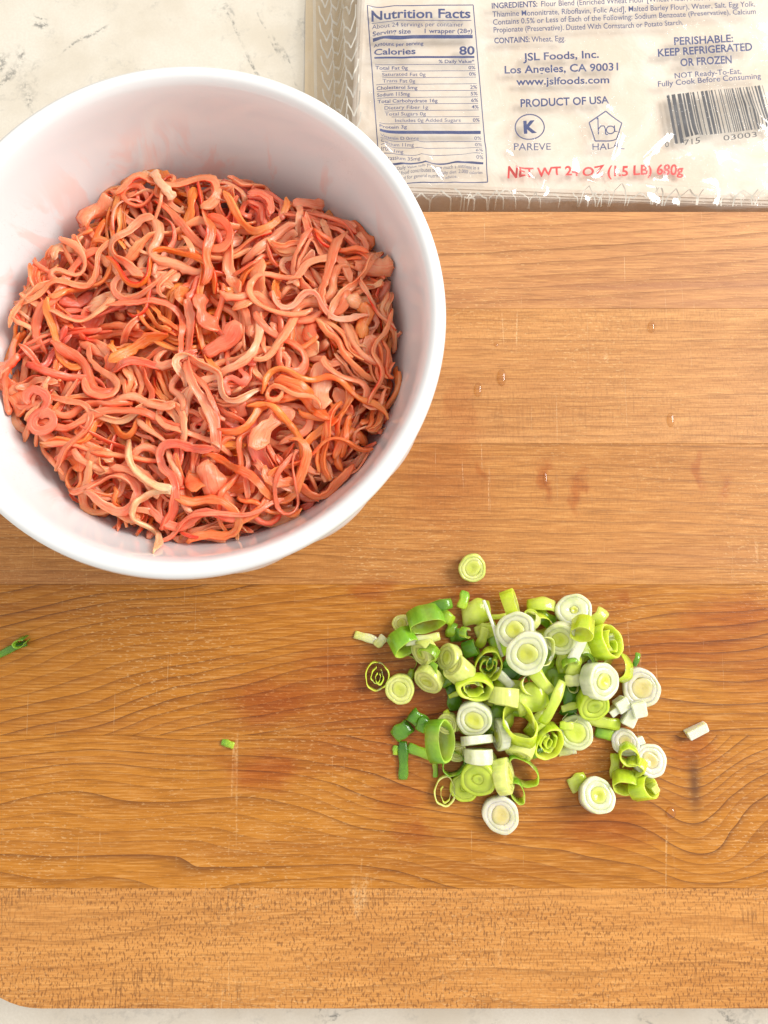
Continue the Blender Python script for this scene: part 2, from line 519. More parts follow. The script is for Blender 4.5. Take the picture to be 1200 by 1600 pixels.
# ------------------------------------------------------------------ bowl
HB = 0.076
BC = Vector((-0.0615, 0.0843, ZB))
KB = 0.0805 / 0.0787
prof_out = [(0.0, 0.0015), (0.036, 0.0015), (0.040, 0.0), (0.0435, 0.0008), (0.048, 0.004), (0.056, 0.012), (0.0640, 0.024), (0.0712, 0.037),
            (0.0757, 0.048), (0.0780, 0.0560), (0.0782, 0.0600), (0.0774, 0.0635), (0.0770, 0.0660), (0.0778, 0.0685), (0.0786, 0.0708), (0.0787, 0.0730),
            (0.0780, 0.0752), (0.0764, 0.0761)]
prof_in = [(0.0748, 0.0757), (0.0736, 0.0738), (0.0722, 0.0700), (0.0708, 0.0640), (0.0690, 0.0570), (0.0655, 0.0450),
           (0.0600, 0.0310), (0.0540, 0.0190), (0.0450, 0.0100), (0.0300, 0.0065), (0.0, 0.0055)]


def smooth_profile(p, n):
    p = np.array(p); d = np.r_[0, np.cumsum(np.hypot(*np.diff(p, axis=0).T))]
    out = []
    for s in np.linspace(0, d[-1], n):
        k = min(max(np.searchsorted(d, s) - 1, 0), len(p) - 2)
        tt = (s - d[k]) / max(d[k + 1] - d[k], 1e-9)
        p0, p1, p2, p3 = p[max(k - 1, 0)], p[k], p[k + 1], p[min(k + 2, len(p) - 1)]
        q = 0.5 * ((2 * p1) + (-p0 + p2) * tt + (2 * p0 - 5 * p1 + 4 * p2 - p3) * tt ** 2 + (-p0 + 3 * p1 - 3 * p2 + p3) * tt ** 3)
        out.append((max(q[0], 0), q[1]))
    return out


prof_out = [(r * KB, z) for r, z in prof_out]
prof_in = [(r * KB, z) for r, z in prof_in]
pr = smooth_profile(prof_out + prof_in, 110)
NSEG = 192
verts, faces = [], []
nout = int(np.argmax([z for _, z in pr]))
for k, (r, z) in enumerate(pr):
    for s in range(NSEG):
        a = 2 * math.pi * s / NSEG
        rr = r
        if k < nout:   # broad shallow flutes on the outside, fading out below the lip
            fl = float(sstep(0.006, 0.02, z)) * (1 - float(sstep(0.0625, 0.0655, z)))
            rr -= 0.0026 * fl * (1 - abs(math.cos(8 * (a + 0.13))) ** 0.6)
        verts.append((rr * math.cos(a), rr * math.sin(a), z))
for k in range(len(pr) - 1):
    for s in range(NSEG):
        s2 = (s + 1) % NSEG
        faces.append((k * NSEG + s, k * NSEG + s2, (k + 1) * NSEG + s2, (k + 1) * NSEG + s))
bmesh_m = mesh_from(verts, faces, 'bowl')
bm = bmesh.new(); bm.from_mesh(bmesh_m)
bmesh.ops.remove_doubles(bm, verts=bm.verts, dist=1e-6)
bmesh.ops.recalc_face_normals(bm, faces=bm.faces)
bm.to_mesh(bmesh_m); bm.free()
bowl = link('bowl', bmesh_m, M_bowl)
bowl.location = (BC.x, BC.y, ZB)
tag(bowl, 'white glazed ceramic bowl with fluted outside full of shredded crab', 'bowl')

IN_R = np.array([p[0] for p in prof_in][::-1]); IN_Z = np.array([p[1] for p in prof_in][::-1])


def bowl_in_z(r):
    return np.interp(r, IN_R, IN_Z, right=0.076)


# ------------------------------------------------------------------ shredded crab
rng = np.random.default_rng(11)
ZC = 0.0510          # mean surface of the crab above the board
OUT_PX = [(8, 540), (4, 620), (30, 700), (66, 745), (140, 800), (200, 845), (262, 862), (360, 858), (470, 838), (545, 785), (600, 705),
          (640, 610), (632, 520), (612, 430), (580, 365), (520, 318), (450, 300), (385, 262), (300, 268), (230, 262), (165, 285), (130, 330),
          (62, 398), (32, 445)]
OUTW = np.array([(at(a, b, ZB + ZC).x - BC.x, at(a, b, ZB + ZC).y - BC.y) for a, b in OUT_PX])
oa = np.arctan2(OUTW[:, 1], OUTW[:, 0]); orr = np.hypot(OUTW[:, 0], OUTW[:, 1])
srt = np.argsort(oa); oa, orr = oa[srt], orr[srt]
orr = np.minimum(orr * 1.03, 0.0700)
oa = np.r_[oa - 2 * math.pi, oa, oa + 2 * math.pi]; orr = np.r_[orr, orr, orr]


def out_r(a):
    return np.interp(a, oa, orr)


CELL = 0.0006
NG = 270
gx = (np.arange(NG) - NG / 2 + 0.5) * CELL
GX, GY = np.meshgrid(gx, gx, indexing='ij')
GR = np.hypot(GX, GY); GA = np.arctan2(GY, GX)
rel = GR / out_r(GA)
target = ZC + 0.0025 * vnoise(GX * 55, GY * 55, 3) + 0.0030 * vnoise(GX * 28 + 5, GY * 28, 4) - 0.006 * sstep(0.84, 1.06, rel)
target += 0.003 * (1 - sstep(0, 0.75, rel))
wall = bowl_in_z(GR)
start = np.where(rel < 0.92, target - 0.0062 - 0.006 * sstep(0.72, 0.92, rel), -1)
HM = np.maximum(wall, start)
IDM = -np.ones((NG, NG), int)


def path(L, curl, n):
    s = np.linspace(0, 1, n)
    th = rng.uniform(0, 2 * math.pi) + rng.normal(0, 0.5) * s
    for f_ in (0.5, 1.0, 1.7, 2.6):
        th = th + curl * rng.normal(0, 1.0) / f_ ** 0.75 * np.sin(2 * math.pi * f_ * s + rng.uniform(0, 6.28))
    if rng.random() < 0.28:
        th = th + rng.choice([-1, 1]) * rng.uniform(1.5, 3.2) * (curl > .4) * sstep(rng.uniform(0, .4), rng.uniform(.6, 1), s)
    d = L / (n - 1)
    x = np.r_[0, np.cumsum(np.cos(th[:-1]) * d)]; y = np.r_[0, np.cumsum(np.sin(th[:-1]) * d)]
    return x - x.mean(), y - y.mean(), th


PINK = np.array((0.97, 0.285, 0.140)); CREAM = np.array((0.98, 0.370, 0.195)); ORANGE = np.array((0.97, 0.225, 0.055))
ROSE = np.array((0.97, 0.190, 0.088)); REDC = np.array((0.93, 0.030, 0.005))
CNAME = 'pink'
meta = {}
strands = []
ki = lambda n, k: np.interp(np.linspace(0, 1, n), np.linspace(0, 1, k), rng.normal(0, 1, k))


def add_strand(x, y, th, wd, tk, base, red, redside, zlift=0.0, flat=False):
    n = len(x)
    if flat:
        wv = 0.35 * ki(n, 4)
    else:
        wv = rng.normal(0, 0.45) + 0.6 * ki(n, 4)
    cw, sw = np.abs(np.cos(wv)), np.abs(np.sin(wv))
    hw = cw * wd / 2 + sw * tk / 2
    hh = sw * wd / 2 + cw * tk / 2
    nx, ny = -np.sin(th), np.cos(th)
    z = np.full(n, -1.0)
    for k in (-0.7, 0, 0.7):
        i = np.clip(((x + nx * hw * k) / CELL + NG / 2).astype(int), 0, NG - 1)
        j = np.clip(((y + ny * hw * k) / CELL + NG / 2).astype(int), 0, NG - 1)
        z = np.maximum(z, HM[i, j])
    ci = np.clip((x / CELL + NG / 2).astype(int), 0, NG - 1); cj = np.clip((y / CELL + NG / 2).astype(int), 0, NG - 1)
    tgt = target[ci, cj]
    if (z - tgt).max() > 0.0055 and zlift >= 0: return
    env = z.copy()
    for _ in range(4):
        env = np.maximum(env - 0.0002, np.convolve(np.pad(env, 1, 'edge'), (.25, .5, .25), 'valid'))
    for _ in range(2):
        env = np.convolve(np.pad(env, 1, 'edge'), (.25, .5, .25), 'valid')
    zc = env + hh * 0.55 + abs(zlift) + 0.0005 * ki(n, max(4, n // 4))
    sid = len(strands)
    N6 = np.linspace(0, n - 1, n * 4); N1 = np.arange(n)
    xs, ys, zs, hs = (np.interp(N6, N1, q) for q in (x, y, zc + hh * 0.7, hw))
    nxs, nys = np.interp(N6, N1, nx), np.interp(N6, N1, ny)
    for k in (-0.8, -0.4, 0, 0.4, 0.8):
        i = np.clip(((xs + nxs * hs * k) / CELL + NG / 2).astype(int), 0, NG - 1)
        j = np.clip(((ys + nys * hs * k) / CELL + NG / 2).astype(int), 0, NG - 1)
        ok = zs > HM[i, j]
        HM[i[ok], j[ok]] = zs[ok]
        IDM[i[ok], j[ok]] = sid
    NS = 10
    P = np.stack([x, y, zc], 1)
    T = np.gradient(P, axis=0); T /= np.linalg.norm(T, axis=1)[:, None] + 1e-12
    side = np.stack([nx, ny, 0 * nx], 1)
    up = np.cross(T, side); up /= np.linalg.norm(up, axis=1)[:, None] + 1e-12
    side = np.cross(up, T)
    c, s_ = np.cos(wv)[:, None], np.sin(wv)[:, None]
    A = side * c + up * s_; B = -side * s_ + up * c
    s = np.linspace(0, 1, n)
    taper = np.clip(np.minimum(s + rng.uniform(.02, .05), 1 - s + rng.uniform(.01, .05)) * rng.uniform(7, 14), 0.25, 1)
    # ragged torn edges: each long edge wanders on its own
    wl = np.clip(taper * (1 + 0.20 * ki(n, max(4, n // 3)) + 0.10 * ki(n, n)), .15, 1.6)
    wr_ = np.clip(taper * (1 + 0.20 * ki(n, max(4, n // 3)) + 0.10 * ki(n, n)), .15, 1.6)
    ex = np.array([1, .93, .55, 0, -.55, -.93, -1, -.6, 0, .6]); ey = np.array([0, .7, 1, .88, 1, .7, 0, -1, -.9, -1])
    half = np.where(ex[None, :] > 0, wl[:, None], wr_[:, None]) * wd / 2
    cup = rng.normal(0, 0.22) * wd * (ex ** 2)[None, :]
    tkk = tk / 2 * (0.8 + 0.35 * np.sqrt(taper)) * (1 + .15 * ki(n, max(4, n // 3)))
    V = P[:, None, :] + A[:, None, :] * (half * ex[None, :])[..., None] + B[:, None, :] * (tkk[:, None] * ey[None, :] + cup)[..., None]
    V = V.reshape(-1, 3)
    F = []
    for k in range(n - 1):
        for q in range(NS):
            q2 = (q + 1) % NS
            F.append((k * NS + q, k * NS + q2, (k + 1) * NS + q2, (k + 1) * NS + q))
    F.append(tuple(range(NS - 1, -1, -1))); F.append(tuple((n - 1) * NS + q for q in range(NS)))
    rl = np.clip(0.46 + 0.6 * ki(n, 6), 0, 1) * red
    edge = np.clip(0.10 + 0.95 * np.clip(redside * ex + 0.45 * -ey, 0, 1) ** 1.6, 0, 1)
    mixf = np.clip(rl[:, None] * edge[None, :] + 0.06 * red, 0, 1)[..., None]
    vb = base[None, None, :] * (1 + 0.07 * ki(n, 5)[:, None, None])
    C = vb * (1 - mixf) + REDC[None, None, :] * mixf
    U = np.zeros((n, NS, 3)); U[..., 0] = ex[None, :] * wd / 2 + (ey[None, :] < -.5) * 0.02; U[..., 1] = (s * n * .0015)[:, None]
    U[..., 0] += sid * 0.037; U[..., 1] += sid * 0.013
    meta[sid] = (CNAME, KIND)
    strands.append((V, F, np.clip(C.reshape(-1, 3), 0, 1), U.reshape(-1, 3)))


def fits(x, y):
    r = np.hypot(x, y); a = np.arctan2(y, x)
    return (r < out_r(a) * 1.0).mean() > 0.95 and r.max() < 0.0715


def pick_base():
    u = rng.random()
    global CNAME
    b, CNAME = (PINK, 'salmon pink') if u < 0.42 else (CREAM, 'pale peach') if u < 0.53 else (ORANGE, 'bright orange') if u < 0.74 else (ROSE, 'coral red')
    return np.clip(b * rng.uniform(0.92, 1.07) + rng.normal(0, 0.012, 3), 0, 1)


STEP = 0.0015
KIND = ''
tries = 0
while len(strands) < 3000 and tries < 16000:
    tries += 1
    best = None
    for _ in range(9):     # prefer low spots
        a_ = rng.uniform(0, 2 * math.pi); r_ = out_r(a_) * math.sqrt(rng.uniform(0, 1)) * 0.98
        cx, cy = r_ * math.cos(a_), r_ * math.sin(a_)
        i, j = int(cx / CELL + NG / 2), int(cy / CELL + NG / 2)
        g = target[i, j] - HM[i - 3:i + 4, j - 3:j + 4].mean()
        if best is None or g > best[0]: best = (g, cx, cy)
    if best[0] < 0.0003: break
    g, cx, cy = best
    u = rng.random()
    KIND = 'curly single strand' if u < 0.42 else 'narrow strand of a combed bundle' if u < 0.72 else 'broad torn flake'
    if u < 0.42:      # single curly strand
        L = rng.uniform(0.012, 0.050); n = max(9, int(L / STEP))
        x, y, th = path(L, rng.uniform(0.30, 0.85), n)
        if not fits(x + cx, y + cy): continue
        add_strand(x + cx, y + cy, th, rng.uniform(0.0014, 0.0029), rng.uniform(0.0006, 0.0011), pick_base(),
                   1.0 if rng.random() < 0.65 else 0.3, rng.choice([-1, 1]), rng.uniform(0, 0.0014))
    elif u < 0.72:    # bundle of parallel strands torn from one stick
        L = rng.uniform(0.014, 0.036); n = max(10, int(L / STEP)); k = rng.integers(3, 8)
        x, y, th = path(L, rng.uniform(0.12, 0.36), n)
        wd = rng.uniform(0.0013, 0.0023)
        if not fits(x + cx, y + cy): continue
        b0 = pick_base()
        for q in range(k):
            off = (q - (k - 1) / 2) * wd * rng.uniform(0.55, 0.95)
            fan = np.linspace(rng.uniform(.4, 1.4), rng.uniform(.4, 1.7), n) * off + 0.0006 * ki(n, 5)
            a0 = int(rng.integers(0, max(1, n // 3))); a1 = n - int(rng.integers(0, max(1, n // 3)))
            if a1 - a0 < 7: continue
            xx = (x - np.sin(th) * fan + cx)[a0:a1]; yy = (y + np.cos(th) * fan + cy)[a0:a1]
            if not fits(xx, yy): continue
            add_strand(xx, yy, th[a0:a1] + rng.normal(0, .06), wd * rng.uniform(.7, 1.4), rng.uniform(0.0006, 0.0010),
                       np.clip(b0 * rng.uniform(.92, 1.07), 0, 1), 1.0 if rng.random() < .58 else 0.3, rng.choice([-1, 1]), rng.uniform(0, 0.0008))
    else:             # broad torn flake
        L = rng.uniform(0.008, 0.024); n = max(8, int(L / STEP))
        x, y, th = path(L, 0.25, n)
        if not fits(x + cx, y + cy): continue
        add_strand(x + cx, y + cy, th, rng.uniform(0.0035, 0.0075), rng.uniform(0.0007, 0.0011), pick_base(),
                   rng.choice([0.2, 0.7, 1.0]), rng.choice([-1, 1]), rng.uniform(0, .001), flat=rng.random() < .6)
KIND = 'long curly strand on top'
top_n = 0
for _ in range(900):
    if top_n > 130: break
    a_ = rng.uniform(0, 2 * math.pi); r_ = out_r(a_) * math.sqrt(rng.uniform(0, 1)) * 0.95
    cx, cy = r_ * math.cos(a_), r_ * math.sin(a_)
    L = rng.uniform(0.030, 0.068); n = int(L / STEP)
    x, y, th = path(L, rng.uniform(0.35, 0.8), n)
    if not fits(x + cx, y + cy): continue
    i = ((x + cx) / CELL + NG / 2).astype(int); j = ((y + cy) / CELL + NG / 2).astype(int)
    if (HM[i, j] - target[i, j]).max() > 0.0050: continue
    k0 = len(strands)
    add_strand(x + cx, y + cy, th, rng.uniform(0.0016, 0.0034), rng.uniform(0.0006, 0.0011), pick_base(),
               1.0 if rng.random() < 0.6 else 0.25, rng.choice([-1, 1]), -rng.uniform(0, 0.0006))
    top_n += len(strands) - k0
print('strands', len(strands), 'tries', tries, 'out_r', orr.min(), orr.max())

# two strands that stand out: one trails down the bowl's wall, one sticks up it
def px_strand(pts, wd, base, red):
    p = np.array([(at(a, b, ZB + ZC).x - BC.x, at(a, b, ZB + ZC).y - BC.y) for a, b in pts])
    s = np.linspace(0, len(p) - 1, len(p) * 5)
    x = np.interp(s, np.arange(len(p)), p[:, 0]); y = np.interp(s, np.arange(len(p)), p[:, 1])
    for _ in range(4):
        x[1:-1] = (x[:-2] + 2 * x[1:-1] + x[2:]) / 4; y[1:-1] = (y[:-2] + 2 * y[1:-1] + y[2:]) / 4
    th = np.arctan2(np.gradient(y), np.gradient(x))
    add_strand(x, y, th, wd, 0.0014, base, red, 1, -0.0004)
    return len(strands) - 1


special = {}
special[px_strand([(205, 690), (215, 735), (250, 765), (285, 772), (255, 770), (220, 785), (212, 815), (238, 825), (255, 845), (263, 868)], 0.0023,
                  np.array((0.95, 0.48, 0.26)), 0.05)] = 'pale yellow crab strand trailing down onto the bare bowl wall'
special[px_strand([(40, 560), (18, 590), (9, 620), (14, 648)], 0.0026, np.array((0.78, 0.20, 0.09)), 1.0)] = \
    'red crab strand curling up the bowl wall beside the bare patch'
special[px_strand([(217, 258), (238, 268), (256, 296), (275, 312)], 0.0034, np.array((0.84, 0.44, 0.26)), 0.4)] = \
    'short peach crab strand poking out above the heap against the wall'

cnt = np.bincount(IDM[IDM >= 0], minlength=len(strands))
order = list(np.argsort(-cnt))
for k in special:
    order.remove(k); order.insert(0, k)
hero = set(order[:300])
for k in order[:300]:
    V, F, C, U = strands[k]
    c0 = V.mean(0)
    me = mesh_from(V - c0, F, 'crab_strand', C, U)
    o = link('crab_strand', me, M_crab)
    o.location = (BC.x + c0[0], BC.y + c0[1], ZB + c0[2])
    tag(o, special.get(k) or '%s %s in the shredded crab heap' % meta[k], 'crab strand', 'strands of shredded crab in the bowl')
VV, FF, CC, UU, base_i = [], [], [], [], 0
for k, (V, F, C, U) in enumerate(strands):
    if k in hero: continue
    VV.append(V); CC.append(C); UU.append(U); FF += [tuple(i + base_i for i in f) for f in F]; base_i += len(V)
# packed mass below
nr, na = 26, 96
mv, mf = [], []
for a in range(na):
    aa = 2 * math.pi * a / na
    for r in range(nr):
        rr = float(out_r((aa + math.pi) % (2 * math.pi) - math.pi)) * 0.90 * r / (nr - 1)
        xx, yy = rr * math.cos(aa), rr * math.sin(aa)
        i, j = int(np.clip(xx / CELL + NG / 2, 0, NG - 1)), int(np.clip(yy / CELL + NG / 2, 0, NG - 1))
        z = max(target[i, j] - 0.0058 - 0.007 * float(sstep(0.70, 0.90, r / (nr - 1))), float(bowl_in_z(rr)) - 0.0002) if r < nr - 1 else float(bowl_in_z(rr)) - 0.001
        mv.append((xx, yy, z))
for a in range(na):
    a2 = (a + 1) % na
    for r in range(nr - 1):
        mf.append((a * nr + r, a * nr + r + 1, a2 * nr + r + 1, a2 * nr + r))
VV.append(np.array(mv)); UU.append(np.array(mv)); CC.append(np.tile(np.array((0.92, 0.13, 0.04)), (len(mv), 1)))
FF += [tuple(i + base_i for i in f) for f in mf]
me = mesh_from(np.concatenate(VV), FF, 'shredded_crab', np.concatenate(CC), np.concatenate(UU))
o = link('shredded_crab', me, M_crab)
o.location = (BC.x, BC.y, ZB)
tag(o, 'packed mass of orange pink shredded crab filling the white bowl', 'shredded crab', kind='stuff')

# ------------------------------------------------------------------ wonton wrapper package
ZP = 0.0235          # top of the wrapper stack above the counter
SX0, SX1 = at(548, 200, ZP).x, at(1262, 200, ZP).x
SY0, SY1 = at(800, 313, ZP).y, at(800, -330, ZP).y
PHI = R(-2.2)
PCX, PCY = (SX0 + SX1) / 2, (SY0 + SY1) / 2


def rot_local(x, y):
    dx, dy = x - PCX, y - PCY
    c, s = math.cos(PHI), math.sin(PHI)
    return dx * c + dy * s, -dx * s + dy * c


def crease(points, amp, wid):
    return ([at(a, b, ZP) for a, b in points], amp, wid)


CREASES = [crease([(560, 70), (548, 105), (572, 160), (590, 200), (600, 238)], 0.0022, 0.0022),
           crease([(598, 232), (640, 268), (700, 262), (790, 222)], 0.0014, 0.0022),
           crease([(650, 225), (668, 262), (690, 280)], 0.0014, 0.0014),
           crease([(720, 262), (830, 222), (945, 168)], 0.0010, 0.0028),
           crease([(785, 250), (845, 298), (850, 278), (905, 286), (975, 292), (1112, 300)], 0.0022, 0.0016),
           crease([(905, 292), (952, 252), (965, 212)], 0.0016, 0.0014),
           crease([(960, 255), (1000, 250), (1040, 212)], 0.0014, 0.0014),
           crease([(1085, 214), (1112, 240), (1120, 262), (1160, 272), (1200, 258)], 0.0014, 0.0020),
           crease([(1165, 165), (1200, 196)], 0.0006, 0.0018),
           crease([(540, 5), (575, 14)], 0.0016, 0.002),
           crease([(560, 300), (700, 292), (800, 300)], 0.0010, 0.0022),
           crease([(1010, 60), (1100, 30), (1200, 40)], 0.0007, 0.003)]
HX, HY = (SX1 - SX0) / 2, (SY1 - SY0) / 2


def film_z(x, y):
    x = np.asarray(x, float); y = np.asarray(y, float)
    lx, ly = rot_local(x, y)
    dx = np.abs(lx) - HX; dy = np.abs(ly) - HY
    dl = -lx - HX
    # distance outside the stack's rounded rectangle
    r = 0.010
    qx, qy = np.maximum(dx + r, 0), np.maximum(dy + r, 0)
    d = np.hypot(qx, qy) + np.minimum(np.maximum(dx + r, dy + r), 0) - r
    dome = -0.0022 * sstep(-0.02, 0.0, d)
    z = ZP + 0.0012 + dome - (ZP - 0.006) * sstep(-0.001, 0.0105, d) - 0.0035 * sstep(0.0105, 0.03, d)
    act = sstep(0.010, -0.002, d)
    wr = 0.00022 * vnoise(x * 50 + 3, y * 50, 1) + 0.00010 * vnoise(x * 130 + y * 60, y * 110 - x * 50, 2) + 0.00003 * vnoise(x * 330, y * 300, 5)
    dlf = np.maximum(-lx - HX, -ly - HY)
    wr = wr + (0.2 * sstep(-0.045, -0.012, d) + 0.8 * sstep(-0.034, -0.010, dlf)) * (0.0006 * vnoise(x * 120 + 9, y * 90, 6) + 0.0003 * vnoise(x * 240, y * 260, 7))
    edge = 1 + 1.2 * sstep(-0.03, 0.0, dlf)
    z = z + wr * edge * (0.35 + 0.65 * act)
    for pts, amp, wid in CREASES:
        best = np.full(np.shape(x), 9.0)
        for a, b in zip(pts[:-1], pts[1:]):
            ex, ey = b.x - a.x, b.y - a.y
            tt = np.clip(((x - a.x) * ex + (y - a.y) * ey) / (ex * ex + ey * ey), 0, 1)
            best = np.minimum(best, np.hypot(x - a.x - tt * ex, y - a.y - tt * ey))
        z = z + amp * np.exp(-(best / wid) ** 1.3)
    return np.maximum(z, 0.0012 + 0.0004 * vnoise(x * 90, y * 90, 8))


pk = empty('wrapper_package', (PCX, PCY, 0))
tag(pk, 'clear printed plastic bag of wrappers lying on the counter behind the cutting board', 'package')


def to_pk(o):
    o.parent = pk
    o.matrix_parent_inverse = Matrix.Translation(pk.location).inverted()
    return o


FX0, FX1 = at(474, 60, 0.003).x, SX1 + 0.02
FY0, FY1 = PLANK_Y[0] + 0.0006, SY1 + 0.02
nx_, ny_ = 330, 250
fx = np.linspace(FX0, FX1, nx_); fy = np.linspace(FY0, FY1, ny_)
X, Y = np.meshgrid(fx, fy, indexing='ij')
Xs = X + 0.0012 * vnoise(Y * 70, X * 0 + 2, 21) * sstep(0.02, 0, X - FX0)
Z = film_z(Xs, Y)
fv = np.stack([Xs, Y, Z], -1).reshape(-1, 3)
ff = [(i * ny_ + j, (i + 1) * ny_ + j, (i + 1) * ny_ + j + 1, i * ny_ + j + 1) for i in range(nx_ - 1) for j in range(ny_ - 1)]
to_pk(link('film', mesh_from(fv, ff, 'film'), M_film))
# tan lower sheet of the bag
nb = 60
bx = np.linspace(FX0 + 0.0006, FX1 - 0.001, nb); by = np.linspace(FY0 + 0.0004, FY1 - 0.001, nb)
bv = [(x, y, 0.0006 + 0.0003 * float(vnoise(x * 80, y * 80, 31))) for x in bx for y in by]
bf = [(i * nb + j, (i + 1) * nb + j, (i + 1) * nb + j + 1, i * nb + j + 1) for i in range(nb - 1) for j in range(nb - 1)]
to_pk(link('bag_back', mesh_from(bv, bf, 'bag_back'), M_tan))

# stack of square wrappers inside
bm = bmesh.new()
NL = 24
ringp = []
rc = 0.006
for cxs, cys, a0 in ((1, 1, 0), (-1, 1, 90), (-1, -1, 180), (1, -1, 270)):
    for k in range(7):
        a = R(a0 + k * 15)
        ringp.append((cxs * (HX - 0.0025 - rc) + rc * math.cos(a), cys * (HY - 0.0025 - rc) + rc * math.sin(a)))
rings = []
zlo, zhi = 0.0014, ZP - 0.0022
for l in range(NL * 2 + 1):
    z = zlo + (zhi - zlo) * l / (NL * 2)
    k = 1 - (0.006 if l % 2 == 0 else 0) - 0.03 * max(0, (l / (NL * 2) - 0.85) / 0.15) ** 2
    rings.append([bm.verts.new((x * k, y * k, z)) for x, y in ringp])
for a, b in zip(rings[:-1], rings[1:]):
    for i in range(len(a)):
        j = (i + 1) % len(a)
        bm.faces.new((a[i], a[j], b[j], b[i]))
bm.faces.new(rings[0][::-1]); bm.faces.new(rings[-1])
me = bpy.data.meshes.new('wrapper_stack'); bm.to_mesh(me); bm.free()
o = link('wrapper_stack', me, M_dough, smooth=False)
o.location = (PCX, PCY, 0); o.rotation_euler = (0, 0, PHI)
tag(o, 'thick square stack of beige dough wrappers inside the clear bag', 'wrappers')


# ---- print on the film
def glyphs(body, bold=0.0):
    c = bpy.data.curves.new('t', 'FONT')
    c.body = body
    c.size = 1.0
    c.offset = bold
    c.resolution_u = 3
    c.fill_mode = 'FRONT'
    ob = bpy.data.objects.new('t', c)
    COL.objects.link(ob)
    dg = bpy.context.evaluated_depsgraph_get()
    me = bpy.data.meshes.new_from_object(ob.evaluated_get(dg))
    bpy.data.objects.remove(ob)
    return me


class Print:
    def __init__(self):
        self.bm = bmesh.new()

    def px_tri(self, vs, fs):      # geometry given in photo pixels of the print, laid onto the film
        vv = [self.bm.verts.new((a, b, 0)) for a, b in vs]
        for f in fs:
            try: self.bm.faces.new([vv[i] for i in f])
            except ValueError: pass

    def text(self, body, p0, p1, cap, bold=0.0, shear=0.0):
        me = glyphs(body, bold)
        n = len(me.vertices)
        co = np.empty(n * 3); me.vertices.foreach_get('co', co); co = co.reshape(-1, 3)
        x0, x1 = co[:, 0].min(), co[:, 0].max()
        p0, p1 = np.array(p0, float), np.array(p1, float)
        d = p1 - p0; u = d / np.linalg.norm(d); nrm = np.array((u[1], -u[0]))
        sc = cap / 0.69
        q = p0[None] + ((co[:, 0] - x0) / (x1 - x0))[:, None] * d[None] + (co[:, 1] * sc)[:, None] * nrm[None]
        self.px_tri([tuple(v) for v in q], [tuple(p.vertices) for p in me.polygons])
        bpy.data.meshes.remove(me)

    def line(self, a, b, wd, n=14):
        a, b = np.array(a, float), np.array(b, float)
        d = (b - a) / np.linalg.norm(b - a); nn = np.array((-d[1], d[0])) * wd / 2
        vs, fs = [], []
        for k in range(n + 1):
            p = a + (b - a) * k / n
            vs += [tuple(p + nn), tuple(p - nn)]
        for k in range(n):
            fs.append((2 * k, 2 * k + 1, 2 * k + 3, 2 * k + 2))
        self.px_tri(vs, fs)

    def poly(self, pts, wd, n=3):
        for a, b in zip(pts[:-1], pts[1:]): self.line(a, b, wd, n)

    def build(self, name, mat, z0=None, drop=0.00028):
        bm = self.bm
        bmesh.ops.triangulate(bm, faces=bm.faces)
        for _ in range(3):
            es = [e for e in bm.edges if e.calc_length() > 7]
            if not es: break
            bmesh.ops.subdivide_edges(bm, edges=es, cuts=1)
            bmesh.ops.triangulate(bm, faces=bm.faces)
        px = np.array([v.co[:2] for v in bm.verts])
        zz = ZP if z0 is None else z0
        W = np.array([tuple(at(a, b, zz))[:2] for a, b in px])
        z = film_z(W[:, 0], W[:, 1]) - drop
        for v, (x, y), h in zip(bm.verts, W, z):
            v.co = (x, y, h)
        me = bpy.data.meshes.new(name); bm.to_mesh(me); bm.free()
        # faces up
        return to_pk(link(name, me, mat, smooth=False))


P = Print()
TL, TR, BL, BR = (574, 12), (739, 10), (594, 285), (762, 284)


def nf(u, v):   # position in the nutrition panel
    a = np.array(TL) * (1 - u) + np.array(TR) * u; b = np.array(BL) * (1 - u) + np.array(BR) * u
    return tuple(a * (1 - v) + b * v)


for a, b in (((0, 0), (1, 0)), ((1, 0), (1, 1)), ((1, 1), (0, 1)), ((0, 1), (0, 0))):
    P.line(nf(*a), nf(*b), 1.5, 40)
P.text('Nutrition Facts', nf(.03, .073), nf(.965, .073), 14, 0.022)
P.line(nf(.03, .088), nf(.97, .088), 1.0)
P.text('About 24 servings per container', nf(.03, .122), nf(.89, .122), 6.6)
P.text('Serving size', nf(.03, .160), nf(.39, .160), 6.8, 0.018)
P.text('1 wrapper (28g)', nf(.52, .160), nf(.97, .160), 6.8, 0.018)
P.line(nf(.03, .181), nf(.97, .181), 5.5)
P.text('Amount per serving', nf(.03, .228), nf(.50, .228), 5.4, 0.016)
P.text('Calories', nf(.03, .278), nf(.42, .278), 9.5, 0.022)
P.text('80', nf(.83, .282), nf(.975, .282), 12.5, 0.024)
P.line(nf(.03, .296), nf(.97, .296), 3.0)
P.text('% Daily Value*', nf(.63, .330), nf(.965, .330), 5.0, 0.016)
rows = [('Total Fat 0g', 0, '0%', 1), ('Saturated Fat 0g', 1, '0%', 0), ('Trans Fat 0g', 1, '', 0), ('Cholesterol 5mg', 0, '2%', 1),
        ('Sodium 115mg', 0, '5%', 1), ('Total Carbohydrate 16g', 0, '6%', 1), ('Dietary Fiber 1g', 1, '4%', 0),
        ('Total Sugars 0g', 1, '', 0), ('Includes 0g Added Sugars', 2, '0%', 0), ('Protein 3g', 0, '', 1)]
wid = {0: .0168, 1: .0168, 2: .0168}
